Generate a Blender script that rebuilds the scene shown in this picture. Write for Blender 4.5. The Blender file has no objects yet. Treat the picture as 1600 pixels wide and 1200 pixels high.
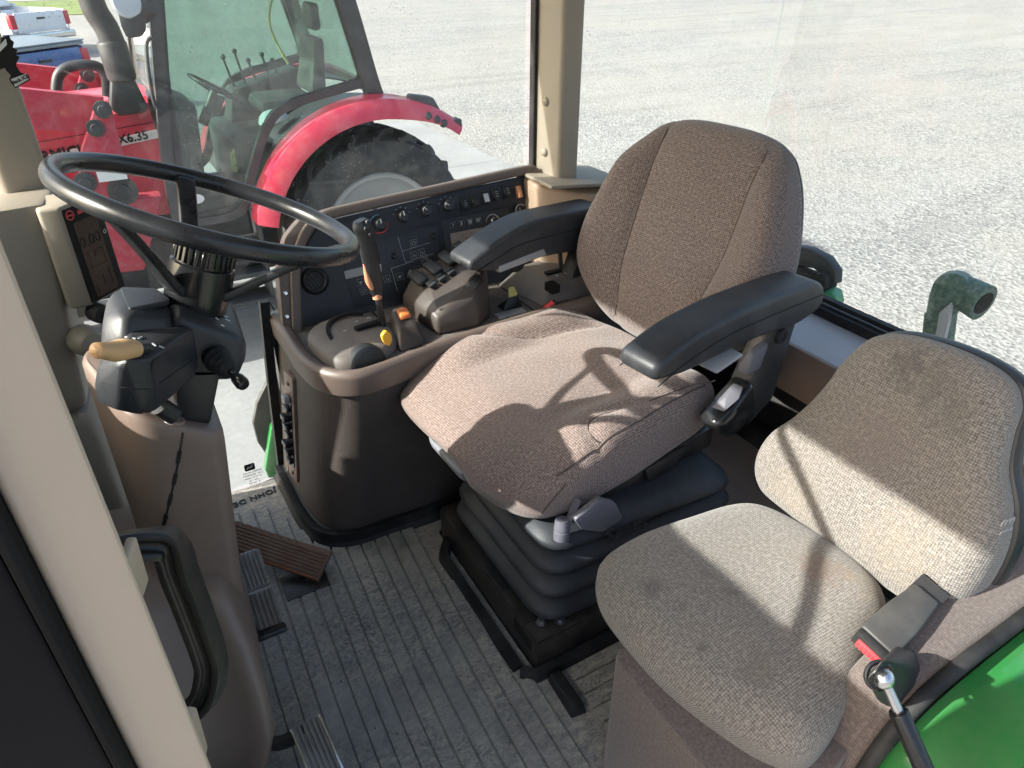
import bpy, bmesh, math, random
from mathutils import Vector, Matrix, Euler
from mathutils.geometry import tessellate_polygon
random.seed(7)
PI = math.pi
V = Vector
R = math.radians
sc = bpy.context.scene
col = sc.collection

# ------------------------------------------------------------------ camera, sky, sun, exposure
# tractor axes: +X forward, +Y to the tractor's left, Z up, cab floor at z = 0
CAMH, F, PITCH, YAW = 1.28, 1110.0, R(32), R(30)
cd = bpy.data.cameras.new('camera')
cam = bpy.data.objects.new('camera', cd)
col.objects.link(cam)
sc.camera = cam
cd.sensor_fit = 'HORIZONTAL'
cd.sensor_width = 36.0
cd.lens = F / 1600 * 36.0
cd.clip_start = 0.02
cd.clip_end = 2000
cam.location = (0, 0, CAMH)
DIR = V((-math.sin(YAW) * math.cos(PITCH), -math.cos(YAW) * math.cos(PITCH), -math.sin(PITCH)))
cam.rotation_euler = DIR.to_track_quat('-Z', 'Y').to_euler()
RGT = V((-math.cos(YAW), math.sin(YAW), 0))
UPV = RGT.cross(DIR)
EYE = V((0, 0, CAMH))

SUN_EL, SUN_AZ = R(31.8), R(-10)          # sun stands ahead of the tractor, a little to its right
SUNV = V((math.cos(SUN_EL) * math.cos(SUN_AZ), math.cos(SUN_EL) * math.sin(SUN_AZ), math.sin(SUN_EL)))
world = bpy.data.worlds.new('World')
sc.world = world
world.use_nodes = True
wn = world.node_tree
wn.nodes.clear()
bg = wn.nodes.new('ShaderNodeBackground')
sky = wn.nodes.new('ShaderNodeTexSky')
sky.sky_type = 'NISHITA'
sky.sun_disc = False
sky.sun_elevation = SUN_EL
sky.sun_rotation = R(90) - SUN_AZ
sky.air_density = 1.0
sky.dust_density = 5.0
sky.ozone_density = 0.6
wo = wn.nodes.new('ShaderNodeOutputWorld')
wn.links.new(sky.outputs[0], bg.inputs[0])
bg.inputs[1].default_value = 0.15
wn.links.new(bg.outputs[0], wo.inputs[0])
sl = bpy.data.lights.new('sun', 'SUN')
sl.energy = 4.4
sl.angle = R(0.53)
sl.color = (1.0, 0.965, 0.92)
so = bpy.data.objects.new('sun', sl)
so.rotation_euler = SUNV.to_track_quat('Z', 'Y').to_euler()
so.location = (30, -5, 30)
col.objects.link(so)
sc.view_settings.view_transform = 'Standard'
sc.view_settings.look = 'None'
sc.view_settings.gamma = 1
sc.view_settings.exposure = 1.45
try:
    sc.cycles.max_bounces = 10
    sc.cycles.transparent_max_bounces = 16
    sc.cycles.sample_clamp_indirect = 8
except Exception:
    pass

G = -1.62                               # the yard lies this far below the cab floor


def at(u, v, ax, val):
    """where the sight line through photo pixel (u, v) meets the real plane x, y or z = val"""
    q = DIR + RGT * ((u - 800) / F) - UPV * ((v - 600) / F)
    i = 'xyz'.index(ax)
    return EYE + q * ((val - EYE[i]) / q[i])


# ------------------------------------------------------------------ materials
def nd(nt, t, **kw):
    n = nt.nodes.new(t)
    for k, v in kw.items():
        if k == 'loc':
            continue
        if hasattr(n, k):
            setattr(n, k, v)
    return n


def mixc(nt, fac, a, b):
    m = nt.nodes.new('ShaderNodeMix')
    m.data_type = 'RGBA'
    for s, x in ((0, fac), (6, a), (7, b)):
        if isinstance(x, bpy.types.NodeSocket):
            nt.links.new(x, m.inputs[s])
        elif isinstance(x, (int, float)):
            m.inputs[s].default_value = x
        else:
            m.inputs[s].default_value = (x[0], x[1], x[2], 1)
    return m.outputs[2]


def ramp(nt, src, a, b):
    m = nt.nodes.new('ShaderNodeMapRange')
    nt.links.new(src, m.inputs[0])
    m.inputs[1].default_value = a
    m.inputs[2].default_value = b
    return m.outputs[0]


def math_(nt, op, a, b=None):
    m = nt.nodes.new('ShaderNodeMath')
    m.operation = op
    for i, x in enumerate((a, b)):
        if x is None:
            continue
        if isinstance(x, bpy.types.NodeSocket):
            nt.links.new(x, m.inputs[i])
        else:
            m.inputs[i].default_value = x
    return m.outputs[0]


def noise(nt, vec, scale, detail=4, rough=0.55, dist=0):
    n = nt.nodes.new('ShaderNodeTexNoise')
    n.inputs['Scale'].default_value = scale
    n.inputs['Detail'].default_value = detail
    n.inputs['Roughness'].default_value = rough
    n.inputs['Distortion'].default_value = dist
    nt.links.new(vec, n.inputs['Vector'])
    return n.outputs['Fac']


def base(name):
    m = bpy.data.materials.new(name)
    m.use_nodes = True
    nt = m.node_tree
    b = nt.nodes['Principled BSDF']
    tc = nt.nodes.new('ShaderNodeTexCoord')
    return m, nt, b, tc


def bump(nt, b, h, strength, dist):
    n = nt.nodes.new('ShaderNodeBump')
    n.inputs['Strength'].default_value = strength
    n.inputs['Distance'].default_value = dist
    nt.links.new(h, n.inputs['Height'])
    nt.links.new(n.outputs[0], b.inputs['Normal'])


def mat(name, c, rough=0.5, metal=0.0, dust=(0.3, 0.27, 0.22), dust_amt=0.12, dust_scale=6, grain=300, gb=0.25, gd=0.0008, var=0.12, coat=0.0, spec=0.5):
    """plain surface: colour, slow tone drift, settled dust in patches, fine moulded grain"""
    m, nt, b, tc = base(name)
    o = tc.outputs['Object']
    n1 = noise(nt, o, dust_scale, 6, 0.65)
    n2 = noise(nt, o, 2.3, 3)
    c1 = mixc(nt, n2, [x * (1 - var) for x in c], [min(1, x * (1 + var)) for x in c])
    f = math_(nt, 'MULTIPLY', ramp(nt, n1, 0.42, 0.75), dust_amt)
    nt.links.new(mixc(nt, f, c1, dust), b.inputs['Base Color'])
    nt.links.new(math_(nt, 'ADD', math_(nt, 'MULTIPLY', n1, 0.22), rough - 0.09), b.inputs['Roughness'])
    b.inputs['Metallic'].default_value = metal
    b.inputs['Coat Weight'].default_value = coat
    b.inputs['Specular IOR Level'].default_value = spec
    if gb:
        bump(nt, b, noise(nt, o, grain, 2, 0.5), gb, gd)
    return m


def fabric(name, c, c2, pitch=0.0042, stains=(), drift=0.25, rough=0.95, soil=(0.2, 0.17, 0.13), soil_amt=0.2, bstr=0.6):
    """woven cloth on the cushion's own UV (metres): two thread directions, fibre fleck, soiling"""
    m, nt, b, tc = base(name)
    uv = tc.outputs['UV']
    o = tc.outputs['Object']
    w = []
    for d in ('X', 'Y'):
        t = nt.nodes.new('ShaderNodeTexWave')
        t.wave_type = 'BANDS'
        t.bands_direction = d
        t.inputs['Scale'].default_value = 0.314159 / pitch
        t.inputs['Distortion'].default_value = 0.6
        t.inputs['Detail'].default_value = 1.0
        t.inputs['Detail Scale'].default_value = 1.5
        nt.links.new(uv, t.inputs['Vector'])
        w.append(t.outputs['Fac'])
    weave = math_(nt, 'MULTIPLY', w[0], w[1])
    fib = noise(nt, uv, 260, 3, 0.7)
    fleck = noise(nt, uv, 170, 2, 0.6)
    tone = ramp(nt, math_(nt, 'ADD', math_(nt, 'MULTIPLY', weave, 0.75), math_(nt, 'MULTIPLY', fib, 0.7)), 0.22, 0.86)
    cc = mixc(nt, tone, c2, c)
    cc = mixc(nt, math_(nt, 'MULTIPLY', ramp(nt, fleck, 0.5, 0.66), 0.42), cc, [min(1, x * 1.35) for x in c])
    cc = mixc(nt, math_(nt, 'MULTIPLY', ramp(nt, fleck, 0.46, 0.32), 0.45), cc, [x * 0.7 for x in c2])
    big = ramp(nt, noise(nt, o, 5.5, 6, 0.65, 0.4), 0.38, 0.72)
    cc = mixc(nt, math_(nt, 'MULTIPLY', big, soil_amt), cc, soil)
    for (p, r, sc_, amt) in stains:
        mp = nt.nodes.new('ShaderNodeVectorMath')
        mp.operation = 'DISTANCE'
        nt.links.new(uv, mp.inputs[0])
        mp.inputs[1].default_value = (p[0], p[1], 0)
        edge = math_(nt, 'ADD', mp.outputs['Value'], math_(nt, 'MULTIPLY', math_(nt, 'SUBTRACT', noise(nt, uv, 48, 5, 0.7), 0.5), r * 3.2))
        f = nt.nodes.new('ShaderNodeMapRange')
        nt.links.new(edge, f.inputs[0])
        f.inputs[1].default_value = r
        f.inputs[2].default_value = r * 0.35
        cc = mixc(nt, math_(nt, 'MULTIPLY', f.outputs[0], amt), cc, sc_)
    nt.links.new(cc, b.inputs['Base Color'])
    b.inputs['Roughness'].default_value = rough
    b.inputs['Specular IOR Level'].default_value = 0.15
    b.inputs['Sheen Weight'].default_value = 0.25
    b.inputs['Sheen Roughness'].default_value = 0.5
    bump(nt, b, math_(nt, 'ADD', weave, math_(nt, 'MULTIPLY', fib, 0.5)), bstr, 0.0012)
    return m


def glass(name, tint=(0.93, 0.98, 0.95), dust=0.05, speck=0.35, rough=0.0, speck_scale=90):
    """thin pane: clear transmission, Fresnel reflection, a film of dust with dried specks"""
    m = bpy.data.materials.new(name)
    m.use_nodes = True
    nt = m.node_tree
    nt.nodes.clear()
    tc = nt.nodes.new('ShaderNodeTexCoord')
    o = tc.outputs['Object']
    tr = nt.nodes.new('ShaderNodeBsdfTransparent')
    tr.inputs[0].default_value = (*tint, 1)
    gl = nt.nodes.new('ShaderNodeBsdfGlossy')
    gl.inputs['Roughness'].default_value = rough
    fr = nt.nodes.new('ShaderNodeFresnel')
    fr.inputs[0].default_value = 1.45
    df = nt.nodes.new('ShaderNodeBsdfDiffuse')
    df.inputs[0].default_value = (0.6, 0.58, 0.54, 1)
    m1 = nt.nodes.new('ShaderNodeMixShader')
    ge = nt.nodes.new('ShaderNodeNewGeometry')
    nt.links.new(math_(nt, 'MULTIPLY', fr.outputs[0], math_(nt, 'SUBTRACT', 1.0, ge.outputs['Backfacing'])), m1.inputs[0])
    nt.links.new(tr.outputs[0], m1.inputs[1])
    nt.links.new(gl.outputs[0], m1.inputs[2])
    vo = nt.nodes.new('ShaderNodeTexVoronoi')
    vo.inputs['Scale'].default_value = speck_scale
    nt.links.new(o, vo.inputs['Vector'])
    sp = nt.nodes.new('ShaderNodeMapRange')
    nt.links.new(vo.outputs['Distance'], sp.inputs[0])
    sp.inputs[1].default_value = 0.17
    sp.inputs[2].default_value = 0.09
    keep = ramp(nt, noise(nt, o, 7, 3), 0.5, 0.62)
    f = math_(nt, 'MULTIPLY', math_(nt, 'MULTIPLY', sp.outputs[0], keep), speck)
    film = math_(nt, 'MULTIPLY', ramp(nt, noise(nt, o, 5, 7, 0.75, 0.6), 0.3, 0.75), dust)
    m2 = nt.nodes.new('ShaderNodeMixShader')
    nt.links.new(math_(nt, 'ADD', f, film), m2.inputs[0])
    nt.links.new(m1.outputs[0], m2.inputs[1])
    nt.links.new(df.outputs[0], m2.inputs[2])
    out = nt.nodes.new('ShaderNodeOutputMaterial')
    nt.links.new(m2.outputs[0], out.inputs[0])
    return m


def gravel_mat():
    m, nt, b, tc = base('crushed limestone')
    o = tc.outputs['Object']
    v1 = nt.nodes.new('ShaderNodeTexVoronoi')
    v1.inputs['Scale'].default_value = 30
    nt.links.new(o, v1.inputs['Vector'])
    v2 = nt.nodes.new('ShaderNodeTexVoronoi')
    v2.inputs['Scale'].default_value = 17
    nt.links.new(o, v2.inputs['Vector'])
    n1 = noise(nt, o, 0.25, 6, 0.6)
    n2 = noise(nt, o, 1.6, 8, 0.75)
    n3 = noise(nt, o, 14, 3, 0.8)
    sep = nt.nodes.new('ShaderNodeSeparateColor')
    nt.links.new(v1.outputs['Color'], sep.inputs[0])
    c = mixc(nt, sep.outputs[0], (0.14, 0.138, 0.134), (0.33, 0.325, 0.312))
    sep2 = nt.nodes.new('ShaderNodeSeparateColor')
    nt.links.new(v2.outputs['Color'], sep2.inputs[0])
    dark = math_(nt, 'MULTIPLY', ramp(nt, sep2.outputs[1], 0.72, 0.95), 0.4)
    c = mixc(nt, dark, c, (0.1, 0.1, 0.1))
    c = mixc(nt, math_(nt, 'MULTIPLY', ramp(nt, n3, 0.5, 0.75), 0.5), c, (0.13, 0.13, 0.13))
    c = mixc(nt, math_(nt, 'MULTIPLY', ramp(nt, n2, 0.45, 0.7), 0.5), c, (0.29, 0.28, 0.262))
    c = mixc(nt, math_(nt, 'MULTIPLY', ramp(nt, n1, 0.45, 0.62), 0.5), c, (0.27, 0.255, 0.228))
    mp = nt.nodes.new('ShaderNodeMapping')
    mp.inputs['Rotation'].default_value = (0, 0, R(28))
    mp.inputs['Scale'].default_value = (0.12, 1.1, 1)
    nt.links.new(o, mp.inputs['Vector'])
    n4 = noise(nt, mp.outputs[0], 1.0, 5, 0.6, 0.5)
    c = mixc(nt, math_(nt, 'MULTIPLY', ramp(nt, n4, 0.5, 0.66), 0.4), c, (0.28, 0.273, 0.26))
    c = mixc(nt, math_(nt, 'MULTIPLY', ramp(nt, n4, 0.46, 0.34), 0.3), c, (0.14, 0.14, 0.14))
    nt.links.new(c, b.inputs['Base Color'])
    b.inputs['Roughness'].default_value = 0.95
    b.inputs['Specular IOR Level'].default_value = 0.2
    bump(nt, b, math_(nt, 'ADD', v1.outputs['Distance'], math_(nt, 'ADD', n3, math_(nt, 'MULTIPLY', v2.outputs['Distance'], 0.5))), 0.6, 0.014)
    return m


def ground_mat(name, c1, c2, s1, s2, bs=0.3):
    m, nt, b, tc = base(name)
    o = tc.outputs['Object']
    n1 = noise(nt, o, s1, 6, 0.65)
    n2 = noise(nt, o, s2, 6, 0.7)
    c = mixc(nt, ramp(nt, n1, 0.35, 0.7), c1, c2)
    c = mixc(nt, math_(nt, 'MULTIPLY', ramp(nt, n2, 0.4, 0.7), 0.4), c, [x * 0.7 for x in c1])
    nt.links.new(c, b.inputs['Base Color'])
    b.inputs['Roughness'].default_value = 0.9
    bump(nt, b, n2, bs, 0.01)
    return m


def mud_mat():
    """the black ribbed mat: pale boot dust scuffed over rubber"""
    m, nt, b, tc = base('rubber mat')
    o = tc.outputs['Object']
    n1 = noise(nt, o, 3.4, 5, 0.6, 0.3)
    n2 = noise(nt, o, 55, 6, 0.75, 2.2)
    n3 = noise(nt, o, 9, 6, 0.75, 0.8)
    mp = nt.nodes.new('ShaderNodeMapping')
    mp.inputs['Rotation'].default_value = (0, 0, R(40))
    mp.inputs['Scale'].default_value = (26, 95, 30)
    nt.links.new(o, mp.inputs['Vector'])
    n5 = noise(nt, mp.outputs[0], 1.0, 4, 0.65, 1.2)
    c = mixc(nt, ramp(nt, n3, 0.35, 0.7), (0.175, 0.172, 0.166), (0.33, 0.314, 0.285))
    f = math_(nt, 'MULTIPLY', ramp(nt, n1, 0.34, 0.52), math_(nt, 'MAXIMUM', ramp(nt, n2, 0.5, 0.64), ramp(nt, n5, 0.48, 0.62)))
    c = mixc(nt, math_(nt, 'MULTIPLY', f, 0.85), c, (0.45, 0.405, 0.325))
    d = math_(nt, 'MULTIPLY', ramp(nt, n1, 0.42, 0.6), ramp(nt, n2, 0.5, 0.38))
    c = mixc(nt, math_(nt, 'MULTIPLY', d, 0.7), c, (0.06, 0.063, 0.065))
    nt.links.new(c, b.inputs['Base Color'])
    nt.links.new(math_(nt, 'ADD', 0.36, math_(nt, 'MULTIPLY', f, 0.5)), b.inputs['Roughness'])
    bump(nt, b, math_(nt, 'ADD', n2, math_(nt, 'MULTIPLY', n3, 0.6)), 0.5, 0.004)
    return m


M = {}
M['gravel'] = gravel_mat()
M['concrete'] = ground_mat('concrete', (0.21, 0.212, 0.213), (0.27, 0.271, 0.27), 1.2, 25, 0.15)
M['asphalt'] = ground_mat('asphalt', (0.26, 0.26, 0.265), (0.34, 0.34, 0.34), 2, 60)
M['grass'] = ground_mat('mown grass', (0.1, 0.15, 0.035), (0.2, 0.22, 0.07), 0.8, 9, 0.6)
M['mat'] = mud_mat()
M['beige'] = mat('beige painted post', (0.41, 0.328, 0.254), 0.42, dust_amt=0.1, gb=0.12, grain=500, var=0.05)
M['beige2'] = mat('beige trim moulding', (0.3, 0.262, 0.212), 0.55, dust_amt=0.12, grain=700, gb=0.3, var=0.05)
M['taupe'] = mat('taupe plastic moulding', (0.21, 0.15, 0.122), 0.42, dust_amt=0.14, dust=(0.36, 0.3, 0.25), grain=600, gb=0.2, var=0.06)
M['console'] = mat('dark brown grained console', (0.062, 0.049, 0.043), 0.65, dust=(0.2, 0.17, 0.15), dust_amt=0.2, grain=420, gb=0.7, gd=0.0015)
M['rimtaupe'] = mat('dark taupe rim', (0.13, 0.098, 0.083), 0.45, dust_amt=0.14, dust=(0.32, 0.27, 0.23), grain=600, gb=0.2)
M['tray'] = mat('brown-grey tray', (0.13, 0.115, 0.105), 0.6, dust=(0.34, 0.3, 0.26), dust_amt=0.35, grain=400, gb=0.3)
M['navy'] = mat('blue-black dash plastic', (0.022, 0.026, 0.034), 0.5, dust=(0.15, 0.16, 0.18), dust_amt=0.16, grain=500, gb=0.25)
M['module'] = mat('dark brown lever module', (0.05, 0.04, 0.035), 0.42, dust=(0.2, 0.17, 0.15), dust_amt=0.2)
M['black'] = mat('black plastic', (0.017, 0.018, 0.02), 0.42, dust=(0.2, 0.19, 0.17), dust_amt=0.1)
M['shroud'] = mat('charcoal shroud plastic', (0.022, 0.024, 0.029), 0.45, dust=(0.2, 0.2, 0.22), dust_amt=0.16, dust_scale=9, grain=450, gb=0.35)
M['shiny'] = mat('polished black', (0.012, 0.013, 0.015), 0.18, dust_amt=0.04, gb=0)
M['rim'] = mat('worn black wheel rim', (0.016, 0.017, 0.02), 0.27, dust=(0.2, 0.21, 0.22), dust_amt=0.1, dust_scale=14, grain=300, gb=0.1)
M['vinyl'] = mat('black armrest vinyl', (0.024, 0.026, 0.03), 0.46, dust=(0.2, 0.2, 0.2), dust_amt=0.2, dust_scale=8, grain=500, gb=0.5)
M['bellows'] = mat('charcoal rubber bellows', (0.02, 0.023, 0.029), 0.55, dust=(0.13, 0.14, 0.16), dust_amt=0.3, grain=200, gb=0.25)
M['rubber'] = mat('black rubber seal', (0.013, 0.013, 0.014), 0.6, spec=0.3, dust=(0.2, 0.19, 0.18), dust_amt=0.15, dust_scale=14)
M['steel'] = mat('black painted steel', (0.014, 0.014, 0.015), 0.38, dust=(0.24, 0.2, 0.16), dust_amt=0.22, dust_scale=12)
M['chrome'] = mat('bright steel', (0.62, 0.62, 0.63), 0.22, metal=1, dust_amt=0.1, gb=0)
M['worn'] = mat('worn bare steel', (0.32, 0.32, 0.325), 0.36, metal=0.85, dust=(0.12, 0.1, 0.09), dust_amt=0.5, dust_scale=30)
M['greylever'] = mat('grey lever plastic', (0.12, 0.12, 0.145), 0.45, dust_amt=0.15)
M['rust'] = mat('rust-coloured pedal rubber', (0.19, 0.11, 0.075), 0.85, dust=(0.25, 0.2, 0.16), dust_amt=0.5, dust_scale=25)
M['rustpale'] = mat('bright rust edge', (0.32, 0.12, 0.06), 0.8, dust=(0.2, 0.13, 0.09), dust_amt=0.5, dust_scale=30)
M['orange'] = mat('orange plastic', (0.75, 0.2, 0.05), 0.4, dust_amt=0.08)
M['peach'] = mat('faded orange grip', (0.62, 0.28, 0.15), 0.5, dust_amt=0.1)
M['tanknob'] = mat('tan knob', (0.72, 0.44, 0.22), 0.42, dust=(0.4, 0.25, 0.1), dust_amt=0.2, gb=0.08)
M['yellow'] = mat('yellow plastic', (0.82, 0.4, 0.02), 0.4, dust_amt=0.06)
M['lime'] = mat('pale yellow toggle', (0.6, 0.58, 0.2), 0.5)
M['redplastic'] = mat('red plastic', (0.65, 0.06, 0.07), 0.4, dust_amt=0.1)
M['buckle'] = mat('grey buckle sheath', (0.055, 0.053, 0.05), 0.5, dust=(0.26, 0.24, 0.21), dust_amt=0.35)
M['white'] = mat('white print', (0.62, 0.63, 0.63), 0.6, dust_amt=0.1, gb=0)
M['print'] = mat('pale grey print', (0.36, 0.39, 0.4), 0.6, dust_amt=0.1, gb=0)
M['blackprint'] = mat('black print', (0.010, 0.010, 0.011), 0.6, gb=0, spec=0.2)
M['sticker'] = mat('grey sticker', (0.35, 0.35, 0.36), 0.45, gb=0)
M['lcd'] = mat('unlit display', (0.32, 0.28, 0.26), 0.2, dust=(0.4, 0.38, 0.35), dust_amt=0.4, gb=0)
M['lcdbrown'] = mat('unlit brown display', (0.075, 0.05, 0.04), 0.22, dust_amt=0.12, gb=0)
M['green'] = mat('green body paint', (0.012, 0.16, 0.03), 0.16, dust=(0.14, 0.2, 0.12), dust_amt=0.35, coat=0.8, gb=0)
M['dullgreen'] = mat('dull dark green paint', (0.03, 0.085, 0.06), 0.45, dust=(0.3, 0.34, 0.3), dust_amt=0.6, dust_scale=70)
M['red'] = mat('faded red body paint', (0.5, 0.025, 0.06), 0.3, dust=(0.6, 0.3, 0.3), dust_amt=0.25, coat=0.3, gb=0)
M['darkred'] = mat('red loader paint', (0.36, 0.02, 0.045), 0.42, dust=(0.45, 0.25, 0.25), dust_amt=0.3, dust_scale=15, gb=0.1)
M['tyre'] = mat('dusty tyre rubber', (0.03, 0.031, 0.033), 0.8, dust=(0.2, 0.19, 0.17), dust_amt=0.5, dust_scale=4, grain=60, gb=0.3, gd=0.003)
M['rimgrey'] = mat('silver wheel rim', (0.42, 0.43, 0.44), 0.4, metal=0.5, dust_amt=0.3)
M['greyblack'] = mat('weathered dark trim', (0.03, 0.031, 0.034), 0.5, dust=(0.2, 0.2, 0.2), dust_amt=0.25)
M['truckwhite'] = mat('white car paint', (0.7, 0.72, 0.75), 0.25, coat=0.6, gb=0, var=0.03)
M['truckblue'] = mat('blue car paint', (0.03, 0.09, 0.28), 0.25, coat=0.6, gb=0, dust_amt=0.15)
M['trucklid'] = mat('grey bed cover', (0.2, 0.23, 0.26), 0.45, gb=0)
M['taillight'] = mat('red light lens', (0.5, 0.03, 0.05), 0.15, gb=0)
M['lens'] = mat('clear lamp lens', (0.5, 0.53, 0.56), 0.12, gb=0)
M['ledge'] = mat('pale grey ledge paint', (0.4, 0.4, 0.42), 0.45, dust_amt=0.2)
M['headliner'] = mat('grey headliner', (0.3, 0.28, 0.25), 0.9, grain=200, gb=0.4)
M['roof'] = mat('green roof paint', (0.02, 0.14, 0.035), 0.35, gb=0)
M['darkgrey'] = mat('dark grey panel', (0.035, 0.035, 0.037), 0.55, dust_amt=0.25)
M['pane'] = glass('dusty side glass', (0.95, 0.985, 0.975), 0.05, 0.5)
M['paneclear'] = glass('clear glass', (0.96, 0.98, 0.97), 0.02, 0.1)
M['panegreen'] = glass('green tinted glass', (0.74, 0.86, 0.82), 0.2, 0.4, speck_scale=40)
DRV = fabric('brown seat cloth', (0.345, 0.262, 0.23), (0.088, 0.064, 0.056), 0.0046, soil=(0.17, 0.12, 0.1), soil_amt=0.25)
DRVB = fabric('brown backrest cloth', (0.262, 0.214, 0.2), (0.066, 0.053, 0.05), 0.0046, soil=(0.17, 0.125, 0.105), soil_amt=0.2)
TRN = fabric('grey-brown stained cloth', (0.30, 0.275, 0.25), (0.1, 0.09, 0.082), 0.0042, bstr=0.7,
             stains=[((0.335, -0.075), 0.026, (0.11, 0.1, 0.095), 0.6), ((0.32, -0.02), 0.012, (0.11, 0.1, 0.09), 0.5),
                     ((0.30, 0.115), 0.036, (0.15, 0.125, 0.105), 0.45), ((0.345, 0.05), 0.012, (0.12, 0.1, 0.09), 0.7),
                     ((0.24, -0.05), 0.016, (0.13, 0.11, 0.09), 0.45), ((0.235, 0.0), 0.013, (0.12, 0.1, 0.09), 0.7),
                     ((0.08, 0.04), 0.045, (0.17, 0.11, 0.08), 0.5), ((0.22, 0.09), 0.012, (0.13, 0.1, 0.09), 0.6),
                     ((0.02, 0.1), 0.06, (0.27, 0.21, 0.14), 0.4)],
             soil=(0.2, 0.17, 0.13), soil_amt=0.35)
TRNB = fabric('grey-brown stained backrest cloth', (0.28, 0.257, 0.234), (0.085, 0.077, 0.072), 0.0042, bstr=0.7,
              stains=[((-0.02, 0.335), 0.04, (0.07, 0.066, 0.066), 0.45), ((0.03, 0.33), 0.05, (0.09, 0.085, 0.082), 0.4), ((0.08, 0.3), 0.05, (0.1, 0.095, 0.09), 0.35),
                      ((0.1, 0.08), 0.08, (0.3, 0.235, 0.16), 0.22), ((-0.1, 0.03), 0.07, (0.3, 0.24, 0.17), 0.22),
                      ((0.0, 0.2), 0.09, (0.17, 0.14, 0.13), 0.4)],
              soil=(0.24, 0.2, 0.16), soil_amt=0.3)
MAUVE = fabric('mauve-grey trim cloth', (0.15, 0.122, 0.112), (0.085, 0.068, 0.062), 0.003, soil_amt=0.15, bstr=0.3)

# ------------------------------------------------------------------ mesh helpers
ORG = {}


def BM():
    return bmesh.new()


def merge(dst, src, mtx=None):
    if mtx is not None:
        bmesh.ops.transform(src, matrix=mtx, verts=src.verts)
    me = bpy.data.meshes.new('tmp')
    src.to_mesh(me)
    src.free()
    dst.from_mesh(me)
    bpy.data.meshes.remove(me)
    return dst


def frame(o, x, y=None, z=None):
    """matrix with the given origin and axes (columns)"""
    x = V(x).normalized()
    if z is None:
        y = V(y).normalized()
        z = x.cross(y).normalized()
        y = z.cross(x).normalized()
    else:
        z = V(z).normalized()
        y = z.cross(x).normalized()
        x = y.cross(z).normalized()
    m = Matrix((x, y, z)).transposed().to_4x4()
    m.translation = V(o)
    return m


def rz(a, o=(0, 0, 0)):
    return Matrix.Translation(o) @ Matrix.Rotation(a, 4, 'Z')


def box(bm, x0, x1, y0, y1, z0, z1, bev=0.0, seg=2, mtx=None):
    s = BM()
    bmesh.ops.create_cube(s, size=1)
    for v in s.verts:
        v.co = V((x0 if v.co.x < 0 else x1, y0 if v.co.y < 0 else y1, z0 if v.co.z < 0 else z1))
    if bev:
        bmesh.ops.bevel(s, geom=s.edges[:], offset=bev, segments=seg, affect='EDGES', profile=0.5, clamp_overlap=True)
    return merge(bm, s, mtx)


def hull(bm, pts, bev=0.0, seg=2, mtx=None):
    s = BM()
    for p in pts:
        s.verts.new(V(p))
    r = bmesh.ops.convex_hull(s, input=s.verts[:])
    bmesh.ops.delete(s, geom=[e for e in r.get('geom_interior', []) if isinstance(e, bmesh.types.BMVert)], context='VERTS')
    bmesh.ops.dissolve_limit(s, angle_limit=R(4), verts=s.verts[:], edges=s.edges[:])
    if bev:
        bmesh.ops.bevel(s, geom=s.edges[:], offset=bev, segments=seg, affect='EDGES', profile=0.5, clamp_overlap=True)
    return merge(bm, s, mtx)


def fillet(pts, r, n=5):
    out = []
    N = len(pts)
    for i in range(N):
        rr = r[i] if isinstance(r, (list, tuple)) else r
        a, b, c = V(pts[i - 1]).to_2d(), V(pts[i]).to_2d(), V(pts[(i + 1) % N]).to_2d()
        d1, d2 = (a - b), (c - b)
        l = min(rr, d1.length * 0.48, d2.length * 0.48)
        if l < 1e-5:
            out.append(b)
            continue
        p1, p2 = b + d1.normalized() * l, b + d2.normalized() * l
        for k in range(n + 1):
            t = k / n
            out.append(p1 * (1 - t) ** 2 + b * 2 * t * (1 - t) + p2 * t * t)
    return out


def prism(bm, pts, d0, d1, mtx=None, bev=0.0, seg=2):
    """polygon in local XY extruded from local z = d0 to d1; rims bevelled"""
    s = BM()
    lo = [s.verts.new((p[0], p[1], d0)) for p in pts]
    hi = [s.verts.new((p[0], p[1], d1)) for p in pts]
    n = len(pts)
    s.faces.new(lo[::-1])
    s.faces.new(hi)
    for i in range(n):
        s.faces.new((lo[i], lo[(i + 1) % n], hi[(i + 1) % n], hi[i]))
    bmesh.ops.recalc_face_normals(s, faces=s.faces[:])
    if bev:
        s.edges.ensure_lookup_table()
        es = [e for e in s.edges if abs(e.verts[0].co.z - e.verts[1].co.z) < 1e-7]
        bmesh.ops.bevel(s, geom=es, offset=bev, segments=seg, affect='EDGES', profile=0.5, clamp_overlap=True)
    big = [f for f in s.faces if len(f.verts) > 4]
    bmesh.ops.triangulate(s, faces=big)
    return merge(bm, s, mtx)


def cr(pts, n=8, closed=False):
    """Catmull-Rom through the points"""
    P = [V(p) for p in pts]
    out = []
    N = len(P)
    for i in range(N if closed else N - 1):
        if closed:
            a, b, c, d = P[i - 1], P[i], P[(i + 1) % N], P[(i + 2) % N]
        else:
            a, b, c, d = P[max(i - 1, 0)], P[i], P[i + 1], P[min(i + 2, N - 1)]
        for k in range(n):
            t = k / n
            out.append(0.5 * ((2 * b) + (c - a) * t + (2 * a - 5 * b + 4 * c - d) * t * t + (3 * b - a - 3 * c + d) * t ** 3))
    if not closed:
        out.append(P[-1])
    return out


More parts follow.
